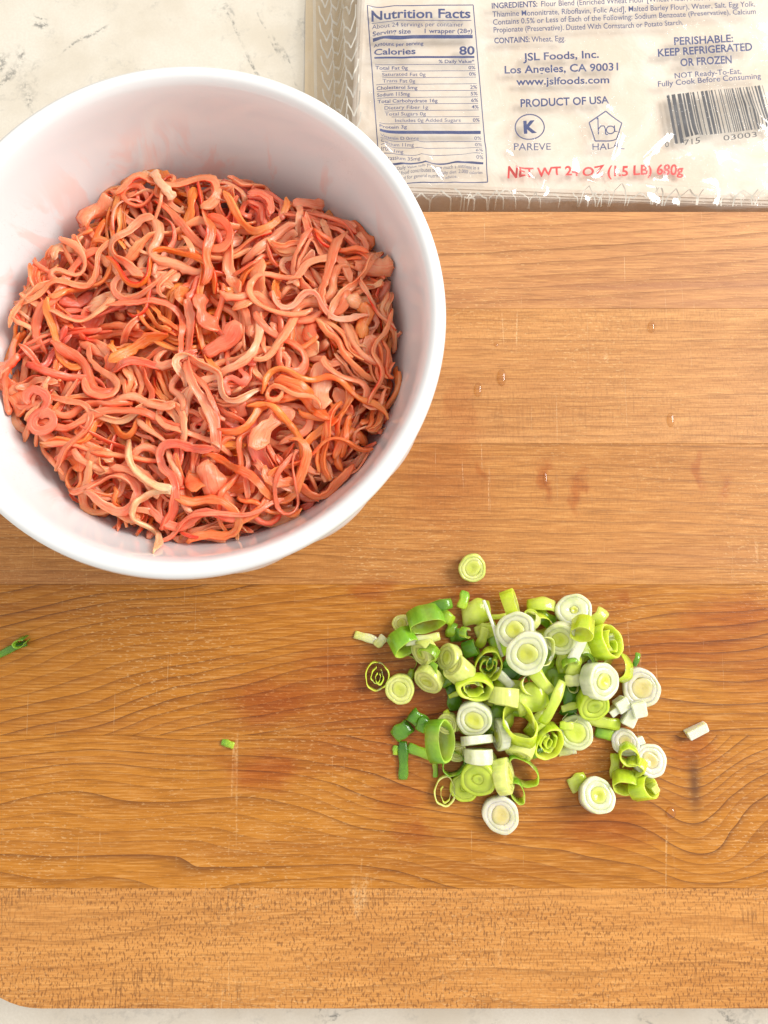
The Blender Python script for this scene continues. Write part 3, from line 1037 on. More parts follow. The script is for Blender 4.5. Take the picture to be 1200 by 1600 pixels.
for k, (s, ind, pc, bo) in enumerate(rows):
    v = .366 + k * .0372
    P.line(nf(.03 + .06 * ind * (ind > 0), v - .0285), nf(.97, v - .0285), 0.8)
    x0 = .03 + .06 * ind + (.03 if ind == 2 else 0)
    P.text(s, nf(x0, v), nf(x0 + len(s) * .0255, v), 5.2, 0.016 if bo else 0.004)
    if pc: P.text(pc, nf(.905, v), nf(.97, v), 5.2, 0.016)
P.line(nf(.03, .722), nf(.97, .726), 5.0)
for k, (s, pc) in enumerate((('Vitamin D 0mcg', '0%'), ('Calcium 11mg', '0%'), ('Iron 1mg', '6%'), ('Potassium 35mg', '0%'))):
    v = .768 + k * .0385
    P.text(s, nf(.03, v), nf(.03 + len(s) * .0255, v), 5.2, 0.004)
    P.text(pc, nf(.905, v), nf(.97, v), 5.2, 0.004)
    if k < 3: P.line(nf(.03, v + .009), nf(.97, v + .009), 0.8)
P.line(nf(.03, .902), nf(.97, .902), 2.6)
P.text('*The % Daily Value tells you how much a nutrient in a', nf(.03, .930), nf(.93, .930), 4.2)
P.text('serving of food contributes to a daily diet. 2,000 calories', nf(.03, .953), nf(.96, .953), 4.2)
P.text('a day is used for general nutrition advice.', nf(.03, .976), nf(.72, .976), 4.2)
tag(P.build('nutrition_panel', M_blue), 'blue boxed nutrition facts table printed on the film')

P = Print()
P.text('INGREDIENTS:', (768, 16), (839, 13), 8.6, 0.022)
P.text('Flour Blend (Enriched Wheat Flour [Wheat Flour, Niacin, Reduced Iron,', (845, 13), (1176, -1), 8.4, 0.006)
P.text('Thiamine Mononitrate, Riboflavin, Folic Acid], Malted Barley Flour), Water, Salt, Egg Yolk,', (769, 29), (1178, 13), 8.4, 0.006)
P.text('Contains 0.5% or Less of Each of the Following: Sodium Benzoate (Preservative), Calcium', (770, 41), (1179, 25), 8.4, 0.006)
P.text('Propionate (Preservative). Dusted With Cornstarch or Potato Starch.', (771, 53), (1065, 43), 8.4, 0.006)
P.text('CONTAINS:', (772, 70), (827, 68), 8.6, 0.022)
P.text('Wheat, Egg.', (830, 68), (883, 66), 8.4, 0.006)
P.build('ingredients_print', M_blue)

P = Print()
P.text('JSL Foods, Inc.', (817, 97), (935, 92), 11.5, 0.02)
P.text('Los Angeles, CA 90031', (788, 117), (965, 112), 11.5, 0.02)
P.text('www.jslfoods.com', (806, 135), (951, 132), 11.0, 0.02)
P.text('PRODUCT OF USA', (813, 169), (950, 165), 12, 0.022)
P.build('address_print', M_blue)

P = Print()
P.text('PERISHABLE:', (1052, 73), (1144, 68), 11.5, 0.022)
P.text('KEEP REFRIGERATED', (1027, 91), (1174, 81), 11.5, 0.022)
P.text('OR FROZEN', (1062, 106), (1142, 101), 11.5, 0.022)
P.text('NOT Ready-To-Eat,', (1053, 125), (1157, 117), 8.2, 0.008)
P.text('Fully Cook Before Consuming', (1027, 138), (1188, 124), 8.4, 0.008)
P.build('storage_print', M_blue)

P = Print()
kc = (827, 201)
P.poly([(kc[0] + 22.5 * math.cos(a), kc[1] + 20.5 * math.sin(a)) for a in np.linspace(0, 2 * math.pi, 49)], 1.8, 1)
P.text('K', (818, 210), (838, 209), 18.5, 0.05)
P.text('PAREVE', (802, 238), (860, 236), 10, 0.0)
P.build('kosher_emblem', M_blue)
P = Print()
hc = (945, 201)
P.poly([(hc[0] + 27 * math.sin(a), hc[1] - 25 * math.cos(a) + 1) for a in np.linspace(0, 2 * math.pi, 6)], 1.8, 8)
# the emblem's joined letters: a hooked stem, an arch and a round bowl with tail
P.poly([(931, 189), (933, 187), (934, 212)], 1.7, 4)
P.poly([(934, 204), (938, 199), (943, 199), (945, 204), (945, 211), (949, 213)], 1.7, 3)
P.poly([(953 + 6.5 * math.cos(a), 205 + 6 * math.sin(a)) for a in np.linspace(0, 2 * math.pi, 20)], 1.7, 1)
P.poly([(959, 198), (959, 208), (963, 209)], 1.7, 3)
P.text('HALAL', (925, 236), (975, 235), 10, 0.0)
P.build('halal_emblem', M_blue)

P = Print()
P.text('NET WT 24 OZ (1.5 LB) 680g', (793, 278), (1068, 272), 14, 0.026)
P.build('net_weight_print', M_red)

P = Print()
rb = random.Random(5)
u = 0.0
bars = []
while u < 1:
    bw = rb.choice((1, 1, 2, 2, 3, 4)) * 0.0105
    bars.append((u, min(u + bw * 0.92, 1)))
    u += bw + rb.choice((1, 1, 2, 3)) * 0.0095
for k, (a, b) in enumerate(bars):
    mid = (a + b) / 2
    top = (1040 + 150 * mid, 151 - 16 * mid); bot = (1052 + 158 * mid, 219 - 18 * mid)
    if k < 2 or k > len(bars) - 3: bot = (bot[0] + 1.5, bot[1] + 8)
    P.line(top, bot, (b - a) * 152, 8)
P.text('0', (1038, 232), (1044, 231.5), 7.5)
P.text('715', (1068, 229), (1091, 227), 8)
P.text('03003', (1129, 222), (1181, 216), 8)
P.build('barcode', M_black)

# white fish-scale line pattern along the bag's margins
P = Print()
for row in range(-2, 11):
    for cc in range(3):
        x0 = 497 + cc * 19 + row * 1.2; y0 = 4 + row * 26 + (13 if cc % 2 else 0) - 20
        P.poly([(x0, y0), (x0 + 2, y0 + 12), (x0 + 8, y0 + 22), (x0 + 11, y0 + 30), (x0 + 15, y0 + 20), (x0 + 19, y0 + 10), (x0 + 20, y0 - 2)], 2.0, 4)
for k in range(3):
    P.line((489 + k * 1.6, -20), (493 + k * 1.6, 240), 0.7, 60)
P.build('scale_pattern_print', M_white, z0=0.004, drop=0.0002)
P = Print()
rr_ = random.Random(2)
x0 = 630.0
while x0 < 1330:      # overlapping scale outlines, stretched and folded unevenly
    ww = rr_.uniform(7, 17); top = rr_.uniform(313, 324)
    for s in (-1, 1):
        if rr_.random() < .15: continue
        P.poly([(x0 + s * ww + rr_.uniform(-3, 3), 339), (x0 + s * ww * .9, 328), (x0 + s * ww * .55 + rr_.uniform(-2, 2), top + 6), (x0, top)], rr_.uniform(1.1, 2.0), 4)
    x0 += rr_.uniform(9, 30)
P.build('scale_pattern_print', M_white, z0=0.012, drop=0.0002)

# ------------------------------------------------------------------ scallions
PAL = {  # outer colour, inner colour, core colour
    'white': ((0.69, 0.71, 0.52), (0.65, 0.69, 0.32), (0.58, 0.61, 0.07)),
    'beige': ((0.70, 0.68, 0.57), (0.67, 0.61, 0.38), (0.62, 0.52, 0.19)),
    'pale': ((0.62, 0.68, 0.18), (0.68, 0.71, 0.22), (0.54, 0.59, 0.08)),
    'lime': ((0.46, 0.60, 0.034), (0.54, 0.65, 0.075), (0.42, 0.54, 0.045)),
    'green': ((0.17, 0.36, 0.022), (0.33, 0.50, 0.055), (0.28, 0.45, 0.04)),
    'dark': ((0.050, 0.165, 0.010), (0.16, 0.33, 0.030), (0.12, 0.30, 0.03)),
}
SG = 'chopped scallion pieces on the cutting board'
rs = np.random.default_rng(3)


def annulus(r0, r1, h, squash, seed, c_out, c_in, rough=1.0, flare=0.0, gap=0.0):
    """closed ring wall; c_out colours the outer skin, c_in the cut faces and the inside"""
    n = 56
    verts, cols, faces = [], [], []
    a0 = gap / 2; full = gap <= 0
    ang = np.linspace(0, 2 * math.pi, n, endpoint=False) if full else np.linspace(a0, 2 * math.pi - a0, n)
    wob = 1 + rough * (0.035 * np.sin(2 * ang + seed) + 0.028 * np.sin(3 * ang + seed * 2.3) + 0.014 * np.sin(7 * ang + seed * 3.1))
    wob2 = 1 + 0.05 * np.sin(2 * ang + seed * 1.4) + 0.04 * np.sin(5 * ang + seed * 2.9)
    th = (r1 - r0)
    slant = 0.10 * h * np.sin(ang + seed)
    b = min(0.0003, th * 0.25, h * 0.12)
    # ring rows: outer bottom, outer top, bevel, inner top, inner bottom
    rows = [(r1 - b, 0, 0), (r1, b, 0), (r1 * (1 + flare), h - b, 0), (r1 * (1 + flare) - b, h, .85), (r1 - th * .5, h + b * .4, 1),
            (r0 + b if r0 > b else r0, h, 1), (r0, h - b, 1), (r0, b, 1), (r0 + b if r0 > b else r0, 0, 1)]
    co, ci = np.array(c_out), np.array(c_in)
    for r, z, f in rows:
        ww = wob if f < 1 else wob2 * 0.4 + wob * 0.6
        rad = r * ww
        st = 1 + 0.13 * vnoise(ang * 9 + seed * 5, ang * 0 + seed, 4) + 0.10 * vnoise(ang * 3.2 + seed, ang * 0, 9)
        cf = 1 + 0.10 * vnoise(ang * 2.0 + seed, ang * 0 + r * 900, 12)
        for k in range(n):
            zz = z + (slant[k] if z > h * 0.5 else 0)
            verts.append((rad[k] * math.cos(ang[k]), rad[k] * math.sin(ang[k]) * squash, zz - h / 2))
            c = co * (1 - f) + ci * f
            cols.append(np.clip(c * (st[k] if f < .5 else cf[k]), 0, 1))
    m = len(rows)
    for j in range(m):
        j2 = (j + 1) % m
        for k in range(n if full else n - 1):
            k2 = (k + 1) % n
            faces.append((j * n + k, j * n + k2, j2 * n + k2, j2 * n + k))
    if not full:
        faces.append(tuple(j * n for j in range(m))); faces.append(tuple(j * n + n - 1 for j in range(m - 1, -1, -1)))
    return mesh_from(verts, faces, 'ring', np.array(cols))


def plug(r, h, squash, seed, c_rim, c_mid):
    n = 32
    rows = [(1, -.5), (1, .42), (.93, .5), (.7, .53), (.45, .50), (.2, .46), (.0, .42)]
    ang = np.linspace(0, 2 * math.pi, n, endpoint=False)
    wob = 1 + 0.05 * np.sin(2 * ang + seed) + 0.05 * np.sin(3 * ang + seed * 2)
    verts, cols, faces = [], [], []
    cr, cm = np.array(c_rim), np.array(c_mid)
    for j, (q, z) in enumerate(rows):
        for k in range(n):
            verts.append((q * r * wob[k] * math.cos(ang[k]), q * r * wob[k] * math.sin(ang[k]) * squash, z * h))
            f = sstep(0.85, 0.35, q) * (1 + 0.25 * math.sin(ang[k] * 2 + seed))
            f = float(np.clip(f, 0, 1))
            cols.append(cr * (1 - f) + cm * f)
    for j in range(len(rows) - 1):
        for k in range(n):
            k2 = (k + 1) % n
            faces.append((j * n + k, j * n + k2, (j + 1) * n + k2, (j + 1) * n + k))
    faces.append(tuple(range(n - 1, -1, -1)))
    return mesh_from(verts, faces, 'core', np.array(cols))


def orient(tilt, az, spin):
    """axis leans by tilt towards picture direction az (0 right, 90 away)"""
    ax = Vector((-math.sin(R(az)), math.cos(R(az)), 0))
    return (Matrix.Rotation(R(tilt), 4, ax) @ Matrix.Rotation(R(spin), 4, 'Z')).to_euler()


def place(o, px, py, z, tilt, az, spin):
    p = at(px, py, ZB + z)
    o.location = p
    o.rotation_euler = orient(tilt, az, spin)


def lift(tilt, r, h, layer):
    return r * abs(math.sin(R(tilt))) + h / 2 * abs(math.cos(R(tilt))) + layer * 0.001


def slice_(px, py, d, pal, label, tilt=0, az=90, h=5.0, layer=0, squash=.95, core=.50, spin=None, hole=False):
    r = d * mpp(px, py) / 2 * 0.97
    h *= 0.00072
    z = lift(tilt, r, h, layer)
    seed = rs.uniform(0, 6)
    o = empty('scallion_slice')
    place(o, px, py, z, tilt, az, rs.uniform(0, 360) if spin is None else spin)
    a, b, c = PAL[pal]
    mixc = lambda p, q, f: tuple(p[i] * (1 - f) + q[i] * f for i in range(3))
    rc_ = r * core
    e = link('outer_layer', annulus(r * (0.72 + .04 * rs.random()), r, h, squash, seed, a, mixc(a, b, .35)), M_scal, o)
    e = link('inner_layer', annulus(rc_ * 0.93, r * 0.82, h * 0.985, squash, seed, b, mixc(a, b, .60)), M_scal, o)
    if hole:
        link('core', annulus(rc_ * .45, rc_ * 1.01, h * 0.88, squash, seed + 2, c, c), M_scal, o)
    else:
        e = link('core', plug(rc_ * 1.06, h * 0.975, squash, seed + 2, tuple(.5 * (b[i] + c[i]) for i in range(3)), c), M_scal, o)
        e.location = (r * rs.normal(0, .02), r * rs.normal(0, .02), 0)
    return tag(o, label, 'scallion slice', SG)


def ring_(px, py, d, pal, label, tilt=20, az=90, h=5.5, layer=0, squash=.85, wall=.13, spin=None, inner=0, gap=0, flare=0.0):
    r = d * mpp(px, py) / 2
    h *= 0.001
    z = lift(tilt, r * (squash if False else 1), h, layer)
    seed = rs.uniform(0, 6)
    o = empty('scallion_ring')
    place(o, px, py, z, tilt, az, rs.uniform(0, 360) if spin is None else spin)
    a, b, c = PAL[pal]
    wall *= 0.72
    link('outer_wall', annulus(r * (1 - wall), r, h, squash * rs.uniform(.9, 1.05), seed, a, b, rough=1.7, flare=flare, gap=gap), M_scal, o)
    for k in range(inner):
        q = 0.58 if k == 0 else 0.33
        e = link('inner_wall', annulus(r * (q - .065), r * q, h * 0.85, squash * (.9 - .2 * k), seed + k + 1, b, c, rough=4.0, gap=rs.choice([0.7, 1.6])), M_scal, o)
        e.location = (r * rs.uniform(-.16, .16), r * rs.uniform(-.14, .14), 0)
    return tag(o, label, 'scallion ring', SG)


def strip_(px, py, L, W, ang, pal, label, bend=1.0, layer=0, tilt=0, az=90, thick=1.1, wave=0.0, curl=0.0, name='scallion_strip', edge=False):
    """bent strip of scallion wall: length L px along picture angle ang, width W px"""
    m = mpp(px, py)
    L *= m; W *= m; tk = thick * 0.001
    n, k = 16, 5
    a, b, c = [np.array(q) for q in PAL[pal]]
    seed = rs.uniform(0, 6)
    gdir = rs.choice([-1.3, 1.3]); lighter = np.array(PAL[{'dark': 'green', 'green': 'lime', 'lime': 'pale', 'pale': 'white'}.get(pal, 'white')][0])
    thick *= .8
    tk *= .8
    s = np.linspace(-.5, .5, n)
    th = bend * s * 2 * .5 + wave * np.sin(s * 9 + seed)
    th = -bend * s + wave * np.sin(s * 9 + seed)
    ds = L / (n - 1)
    cx = np.r_[0, np.cumsum(np.cos(th[:-1]) * ds)]; cz = np.r_[0, np.cumsum(np.sin(th[:-1]) * ds)]
    cx -= cx.mean()
    verts, cols = [], []
    for side in (1, -1):
        for i in range(n):
            for j in range(k):
                q = (j / (k - 1) - .5)
                wl = W * (1 + .08 * math.sin(s[i] * 11 + seed)) * (1 - 0.15 * abs(2 * s[i]) ** 4)
                cup = -curl * W * (2 * q) ** 2 * 0.25
                off = tk / 2 * side * (1 - .55 * abs(2 * q) ** 3)
                verts.append((cx[i] - math.sin(th[i]) * off, q * wl + 0.05 * W * math.sin(s[i] * 5 + seed), cz[i] + math.cos(th[i]) * off + cup))
                f = 0.0 if side > 0 else 1.0
                rib = 1 + .10 * math.sin(j * 3.1 + seed) + .05 * math.sin(i * 1.3)
                g_ = float(np.clip(s[i] * gdir + .5, 0, 1)) * .6
                cols.append(np.clip((a * (1 - f) + b * f) * (1 - g_) * rib + lighter * g_, 0, 1))
    faces = []
    for sd in (0, 1):
        o_ = sd * n * k
        for i in range(n - 1):
            for j in range(k - 1):
                f = (o_ + i * k + j, o_ + (i + 1) * k + j, o_ + (i + 1) * k + j + 1, o_ + i * k + j + 1)
                faces.append(f if sd == 0 else f[::-1])
    rimv = [j for j in range(k)] + [i * k + k - 1 for i in range(1, n)] + [(n - 1) * k + j for j in range(k - 2, -1, -1)] + [i * k for i in range(n - 2, 0, -1)]
    for u in range(len(rimv)):
        v = rimv[(u + 1) % len(rimv)]
        faces.append((rimv[u], v, v + n * k, rimv[u] + n * k))
    V = np.array(verts)
    if edge:   # stands on its long edge
        V = np.stack([V[:, 0], -V[:, 2] + V[:, 2].mean(), V[:, 1]], 1)
    V[:, 2] -= V[:, 2].min()
    zext = V[:, 2].max()
    V[:, 2] -= zext / 2
    me = mesh_from(V, faces, 'strip', np.array(cols))
    o = link(name, me, M_scal)
    half = max(L, W) / 2
    z = zext / 2 * abs(math.cos(R(tilt))) + half * abs(math.sin(R(tilt))) * .8 + layer * 0.001
    place(o, px, py, z, tilt, az, ang)
    return tag(o, label, 'scallion strip', SG)


def cube_(px, py, d, ang, label, layer=0, pal='white', h=5.0, asp=1.0):
    m = mpp(px, py); a = d * m / 2
    bm = bmesh.new()
    bmesh.ops.create_cube(bm, size=2)
    for v in bm.verts:
        v.co.x *= a * asp * (1 + rs.normal(0, .08)); v.co.y *= a * (1 + rs.normal(0, .08)); v.co.z *= h * .0005 * (1 + rs.normal(0, .08))
    bmesh.ops.bevel(bm, geom=bm.edges[:], offset=a * .14, segments=2, affect='EDGES')
    me = bpy.data.meshes.new('chip'); bm.to_mesh(me); bm.free()
    c = me.color_attributes.new('tint', 'FLOAT_COLOR', 'POINT')
    for v in c.data: v.color = (*PAL[pal][0], 1)
    o = link('scallion_chip', me, M_scal, smooth=False)
    place(o, px, py, h * .0005 + layer * .001, 8, rs.uniform(0, 360), ang)
    return tag(o, label, 'scallion chip', SG)


# bottom layer first: darker greens that fill the heap
strip_(792, 1055, 62, 30, 30, 'dark', 'dark green scallion leaf piece buried under the two stacked white slices', bend=.5)
strip_(770, 1070, 55, 26, 100, 'dark', 'dark green leaf strip deep in the heap beneath the hollow lime ring', bend=.8)
strip_(709, 1090, 40, 22, 100, 'dark', 'dark green leaf strip peeking out under the yellow green ring', bend=.8)
strip_(717, 992, 34, 20, 15, 'dark', 'crumpled dark green leaf scrap beside the short dark tube', bend=1.8, wave=.5)
strip_(705, 985, 26, 16, 80, 'green', 'small folded green leaf scrap next to the crumpled dark scrap', bend=2.0)
ring_(735, 1014, 30, 'dark', 'short dark green leaf tube lying on its side in the heap', tilt=70, az=20, h=5.0, layer=1)
strip_(869, 1055, 50, 28, 10, 'green', 'mid green strip under the lime strips in the middle of the heap', bend=.8)
strip_(880, 1032, 40, 22, 95, 'lime', 'lime strip half hidden below the pale tilted slice', bend=1.0, layer=2)
strip_(845, 1040, 50, 24, 40, 'green', 'mid green strip just right of the top white slice', bend=1.0, layer=1)
strip_(890, 1097, 52, 24, 75, 'dark', 'curled dark green leaf beside the yellow green thick slice', bend=1.6, wave=.3, layer=2)
strip_(905, 1080, 38, 22, 20, 'green', 'green scrap tucked under the thick white and green slice', bend=1.0)
ring_(915, 1040, 40, 'green', 'green ring hidden under the big lime ring and white slice', tilt=25, az=200, h=5)
strip_(640, 1060, 30, 10, 70, 'green', 'thin dull green scrap lying by the slanted pale slice', bend=1.0)
ring_(632, 1039, 36, 'green', 'thin olive arc lying flat between the ring and pale slice', tilt=0, h=1.6, wall=.07, gap=2.4, spin=200)

for k_, (fx_, fy_, fl_, fw_, fa_, fp_, lab_) in enumerate((
        (775, 1005, 50, 24, 120, 'green', 'green strip under the lower of the two stacked white slices'),
        (760, 985, 36, 24, 20, 'lime', 'lime scrap beneath the long white thread'),
        (800, 1075, 60, 26, -20, 'lime', 'lime strip below the topmost white slice, under the crumpled leaf'),
        (870, 1078, 46, 26, 70, 'green', 'green leaf strip beside the small mint strip end'),
        (760, 1142, 46, 26, 30, 'green', 'green strip lying under the white split slice'),
        (790, 1120, 44, 24, 80, 'lime', 'lime strip under the yellow cylinder piece'),
        (840, 1130, 50, 24, 50, 'lime', 'lime strip between the tilted ring and the curled ring'),
        (835, 1175, 30, 18, 10, 'green', 'small green scrap under the curled lime ring'),
        (905, 1020, 50, 30, 30, 'lime', 'wide lime strip under the whitish ribbed strip'),
        (925, 1015, 40, 26, 110, 'green', 'green strip under the big open lime ring'),
        (860, 1010, 46, 26, 60, 'green', 'green strip beneath the pale translucent slice'),
        (850, 965, 40, 22, -30, 'green', 'green strip under the arched lime strip'),
        (765, 1195, 40, 24, 100, 'lime', 'lime strip under the big translucent disc'),
        (700, 1060, 30, 20, 40, 'green', 'green scrap under the ribbed pale cylinder'))):
    strip_(fx_, fy_, fl_, fw_, fa_, fp_, lab_, bend=1.1, wave=.2, layer=.5 + (k_ % 3))
slice_(738, 887, 45, 'pale', 'lone yellow green slice apart from the heap on bare wood', tilt=12, az=240, h=6, core=.58)
strip_(574, 997, 42, 13, -18, 'pale', 'pale yellow folded strip at the outer edge of the scallion heap', bend=.7)
strip_(594, 1002, 20, 14, 50, 'pale', 'short pale tip lying against the folded yellow strip', bend=.5, layer=1)
ring_(589, 1056, 46, 'lime', 'thin hollow ring with curled inner walls beside the flat pale slice', tilt=6, az=270, h=3.5, wall=.09, inner=2, squash=.82, spin=80)
slice_(625, 1076, 50, 'pale', 'flat pale yellow slice touching the thin hollow ring', tilt=14, az=250, h=4, core=.52, squash=.9, spin=100)
slice_(629, 976, 34, 'pale', 'small pale slice behind the upright green ring', tilt=35, az=110, h=4)
ring_(630, 1003, 44, 'green', 'upright mid green ring with open mouth near the folded yellow strip', tilt=58, az=300, h=7, layer=0, squash=.9, spin=0)
ring_(664, 968, 54, 'green', 'wide curled green ring at the far side of the heap', tilt=52, az=285, h=7, wall=.10, squash=.8, spin=10, layer=1)
strip_(682, 948, 60, 17, 12, 'dark', 'crumpled dark green roll on top of the wide curled ring', bend=2.0, wave=.5, layer=6)
strip_(692, 962, 44, 18, -30, 'green', 'green fold trailing from the crumpled dark roll', bend=1.8, wave=.3, layer=4)
strip_(724, 937, 28, 15, 72, 'green', 'small upright green strip between dark roll and broad translucent piece', bend=.8, layer=3, tilt=15, az=70)
strip_(744, 957, 46, 38, 5, 'lime', 'broad translucent lime leaf piece at the far edge of the heap', bend=1.2, layer=1, curl=.4)
strip_(660, 999, 54, 13, 12, 'pale', 'pale whitish strip lying across the upright green ring', bend=.5, layer=7)
slice_(664, 1018, 44, 'pale', 'thick pale slice lying on edge under the whitish strip', tilt=62, az=200, h=7, layer=1)
ring_(682, 1038, 36, 'green', 'half green ring wedged between thick pale and slanted slices', tilt=50, az=330, h=8, gap=1.8, spin=100)
slice_(670, 1061, 50, 'pale', 'slanted pale green slice leaning over bare wood', tilt=50, az=235, h=5, core=.45)
slice_(703, 1028, 46, 'pale', 'pale slice standing on edge against the ribbed cylinder', tilt=58, az=165, h=5, layer=2)
slice_(718, 1048, 44, 'pale', 'ribbed pale green cylinder piece lying on its side', tilt=72, az=140, h=10, layer=4)
ring_(763, 1039, 54, 'lime', 'lime ring with curled inner leaves showing in its hole', tilt=18, az=250, h=5, inner=2, squash=.78, spin=75, layer=5, wall=.12)
ring_(742, 1073, 54, 'lime', 'yellow green ring slice with one off centre hole', tilt=32, az=280, h=5, inner=1, squash=.8, layer=6, wall=.30, spin=0)
slice_(786, 1088, 50, 'pale', 'long pale yellow cylinder piece lying on its side in the heap', tilt=84, az=265, h=9, layer=4)
slice_(741, 1122, 56, 'white', 'white rimmed slice with split green centre by the two pale bars', tilt=20, az=225, h=6, layer=5, core=.55)
PAL['whitelime'] = ((0.74, 0.78, 0.48), (0.64, 0.71, 0.22), (0.54, 0.62, 0.06))
ring_(797, 944, 44, 'lime', 'tall lime loop standing on edge behind the stacked white slices', tilt=78, az=20, h=5, wall=.13, layer=2, squash=.75, spin=90)
strip_(771, 982, 92, 5, 108, 'white', 'long thin white thread draped beside the stacked white slices', bend=.8, wave=.25, layer=9, thick=.9)
slice_(806, 985, 58, 'white', 'white slice with yellow centre, under another white slice', tilt=24, az=160, h=7, layer=9, core=.50)
slice_(824, 1020, 64, 'white', 'large white slice with yellow centre topmost of the heap', tilt=18, az=200, h=7, layer=15, core=.50)
ring_(850, 1018, 46, 'whitelime', 'thin pale loop sticking out from under the topmost white slice', tilt=30, az=20, h=2.2, wall=.06, layer=10, squash=.8)
strip_(846, 945, 46, 20, -4, 'lime', 'bright lime arched strip at the far rim of the heap', bend=1.4, layer=3, tilt=20, az=90)
slice_(827, 966, 24, 'lime', 'small rounded lime nub behind the white slices', tilt=30, az=80, h=6, layer=3)
ring_(846, 976, 38, 'lime', 'lime ring half hidden beneath the arched lime strip', tilt=30, az=300, h=5, layer=2)
slice_(896, 954, 55, 'white', 'white slice with tiny hollow centre at the far rim of heap', tilt=10, az=120, h=6, layer=3, core=.24, spin=20)
strip_(935, 965, 34, 20, 55, 'lime', 'lime half ring behind the big open lime ring', bend=1.8, layer=4)
slice_(876, 997, 52, 'whitelime', 'pale green translucent slice tilted in the middle of the heap', tilt=34, az=215, h=5, layer=5, core=.5)
ring_(910, 981, 36, 'lime', 'bright lime ring lying over the whitish ribbed strip', tilt=48, az=250, h=7, layer=10)
strip_(904, 1010, 46, 17, 62, 'whitelime', 'whitish ribbed strip slanting down below the bright lime ring', bend=.5, layer=11)
ring_(946, 1003, 54, 'lime', 'big open lime ring with small core inside', tilt=38, az=20, h=7, layer=2, wall=.15, inner=1, squash=.9)
ring_(966, 1043, 46, 'lime', 'pale lime ring standing open beside white core slice', tilt=44, az=160, h=6, layer=1, wall=.13, squash=.85)
slice_(935, 1064, 58, 'white', 'thick white and green slice leaning at the heap edge near the chips', tilt=30, az=5, h=9, layer=6, core=.46)
slice_(1001, 1074, 62, 'beige', 'wide white slice with beige centre beside the white chips', tilt=8, az=230, h=5, core=.55)
slice_(926, 1097, 52, 'lime', 'thick yellow green slice below the white and green slice', tilt=35, az=270, h=8, layer=3, core=.5)
cube_(971, 1101, 20, 30, 'larger white square chip in the cluster beside the beige slice', layer=2)
cube_(960, 1109, 11, 40, 'narrow white sliver chip at the inner edge of the chip cluster', layer=1, asp=1.8)
cube_(997, 1107, 22, 10, 'white chip touching the wide beige centred slice', layer=3)
cube_(984, 1120, 19, 65, 'white chip nearest the half hidden white disc', layer=1, asp=1.3)
strip_(896, 1040, 34, 22, 85, 'lime', 'bright lime strip upright in the middle of the heap', bend=.8, layer=8)
strip_(895, 1063, 24, 17, 5, 'pale', 'small mint coloured strip end below the bright lime strip', bend=.6, layer=9)
strip_(842, 1060, 60, 20, -50, 'lime', 'curved lime strip leading down from the topmost white slice', bend=1.6, layer=8)
strip_(832, 1092, 54, 42, 15, 'lime', 'crumpled bright lime leaf piece in the middle of the heap', bend=1.0, wave=.55, layer=8, curl=.5)
strip_(864, 1098, 74, 15, 62, 'lime', 'long curved lime strip beside the crumpled lime piece', bend=1.3, layer=11, edge=False)
strip_(812, 1108, 40, 22, -10, 'green', 'green strip under the crumpled bright lime leaf piece', bend=1.2, layer=3)
# near side
strip_(652, 1122, 40, 22, -40, 'dark', 'crumpled dark green leaf knot at the left rim of the heap', bend=2.4, wave=.6, layer=2)
strip_(660, 1132, 30, 16, 60, 'dark', 'small dark green curl tucked into the crumpled knot', bend=2.6, wave=.3, layer=3)
strip_(628, 1142, 34, 24, 40, 'dark', 'short glossy dark green leaf tube beside the crumpled knot', bend=1.6, layer=1)
ring_(686, 1158, 62, 'green', 'tall mid green ring standing open beside the crumpled dark knot', tilt=52, az=10, h=7, wall=.12, squash=.62, spin=95, layer=1)
strip_(630, 1188, 58, 15, 89, 'dark', 'straight dark green leaf strip lying across bare wood', bend=.3)
strip_(618, 1172, 14, 9, 85, 'green', 'tiny olive scrap beside the straight dark strip', bend=.3)
strip_(665, 1177, 58, 16, -20, 'green', 'green strip lying between straight dark strip and tall ring', bend=.5)
strip_(680, 1202, 24, 8, 90, 'green', 'thin olive sliver lying below the green strip', bend=.2)
slice_(700, 1130, 34, 'pale', 'small pale slice beside the white rimmed split slice', tilt=25, az=200, h=5, layer=2)
ring_(708, 1192, 40, 'dark', 'dark green ring partly under the pale yellow bar', tilt=10, az=270, h=4, wall=.12)
slice_(714, 1174, 32, 'pale', 'faded pale slice half under the tall green ring', tilt=10, az=270, h=4)
strip_(776, 1120, 46, 26, 65, 'green', 'green strip leaning behind the white rimmed split slice', bend=.8, layer=4)
slice_(745, 1156, 52, 'white', 'white slice seen edge on above the ribbed pale bar', tilt=80, az=275, h=4.5, layer=1, core=.4)
slice_(748, 1181, 46, 'whitelime', 'ribbed pale yellow bar lying on its side', tilt=84, az=270, h=7, layer=1)
slice_(782, 1148, 54, 'white', 'cream slice standing on edge beside the big green tilted ring', tilt=76, az=185, h=4.5, core=.4)
ring_(812, 1134, 58, 'lime', 'big tilted lime ring with deep open mouth', tilt=36, az=100, h=9, wall=.10, squash=.82, layer=3)
slice_(815, 1168, 46, 'pale', 'pale yellow cylinder with ribbed side below the big tilted ring', tilt=66, az=240, h=9)
ring_(817, 1204, 56, 'green', 'thin walled dark oval ring lying open at the near edge', tilt=20, az=250, h=4, wall=.09, squash=.66, spin=-40)
ring_(808, 1236, 44, 'green', 'small narrow green ring below the thin oval ring', tilt=25, az=270, h=3.5, wall=.14, squash=.5, spin=110)
slice_(787, 1213, 58, 'pale', 'pale green slice standing on edge between big disc and oval ring', tilt=70, az=15, h=7)
slice_(726, 1229, 48, 'lime', 'lime slice with ragged centre hole under the big green disc', tilt=5, az=200, h=3.5, core=.3, hole=True)
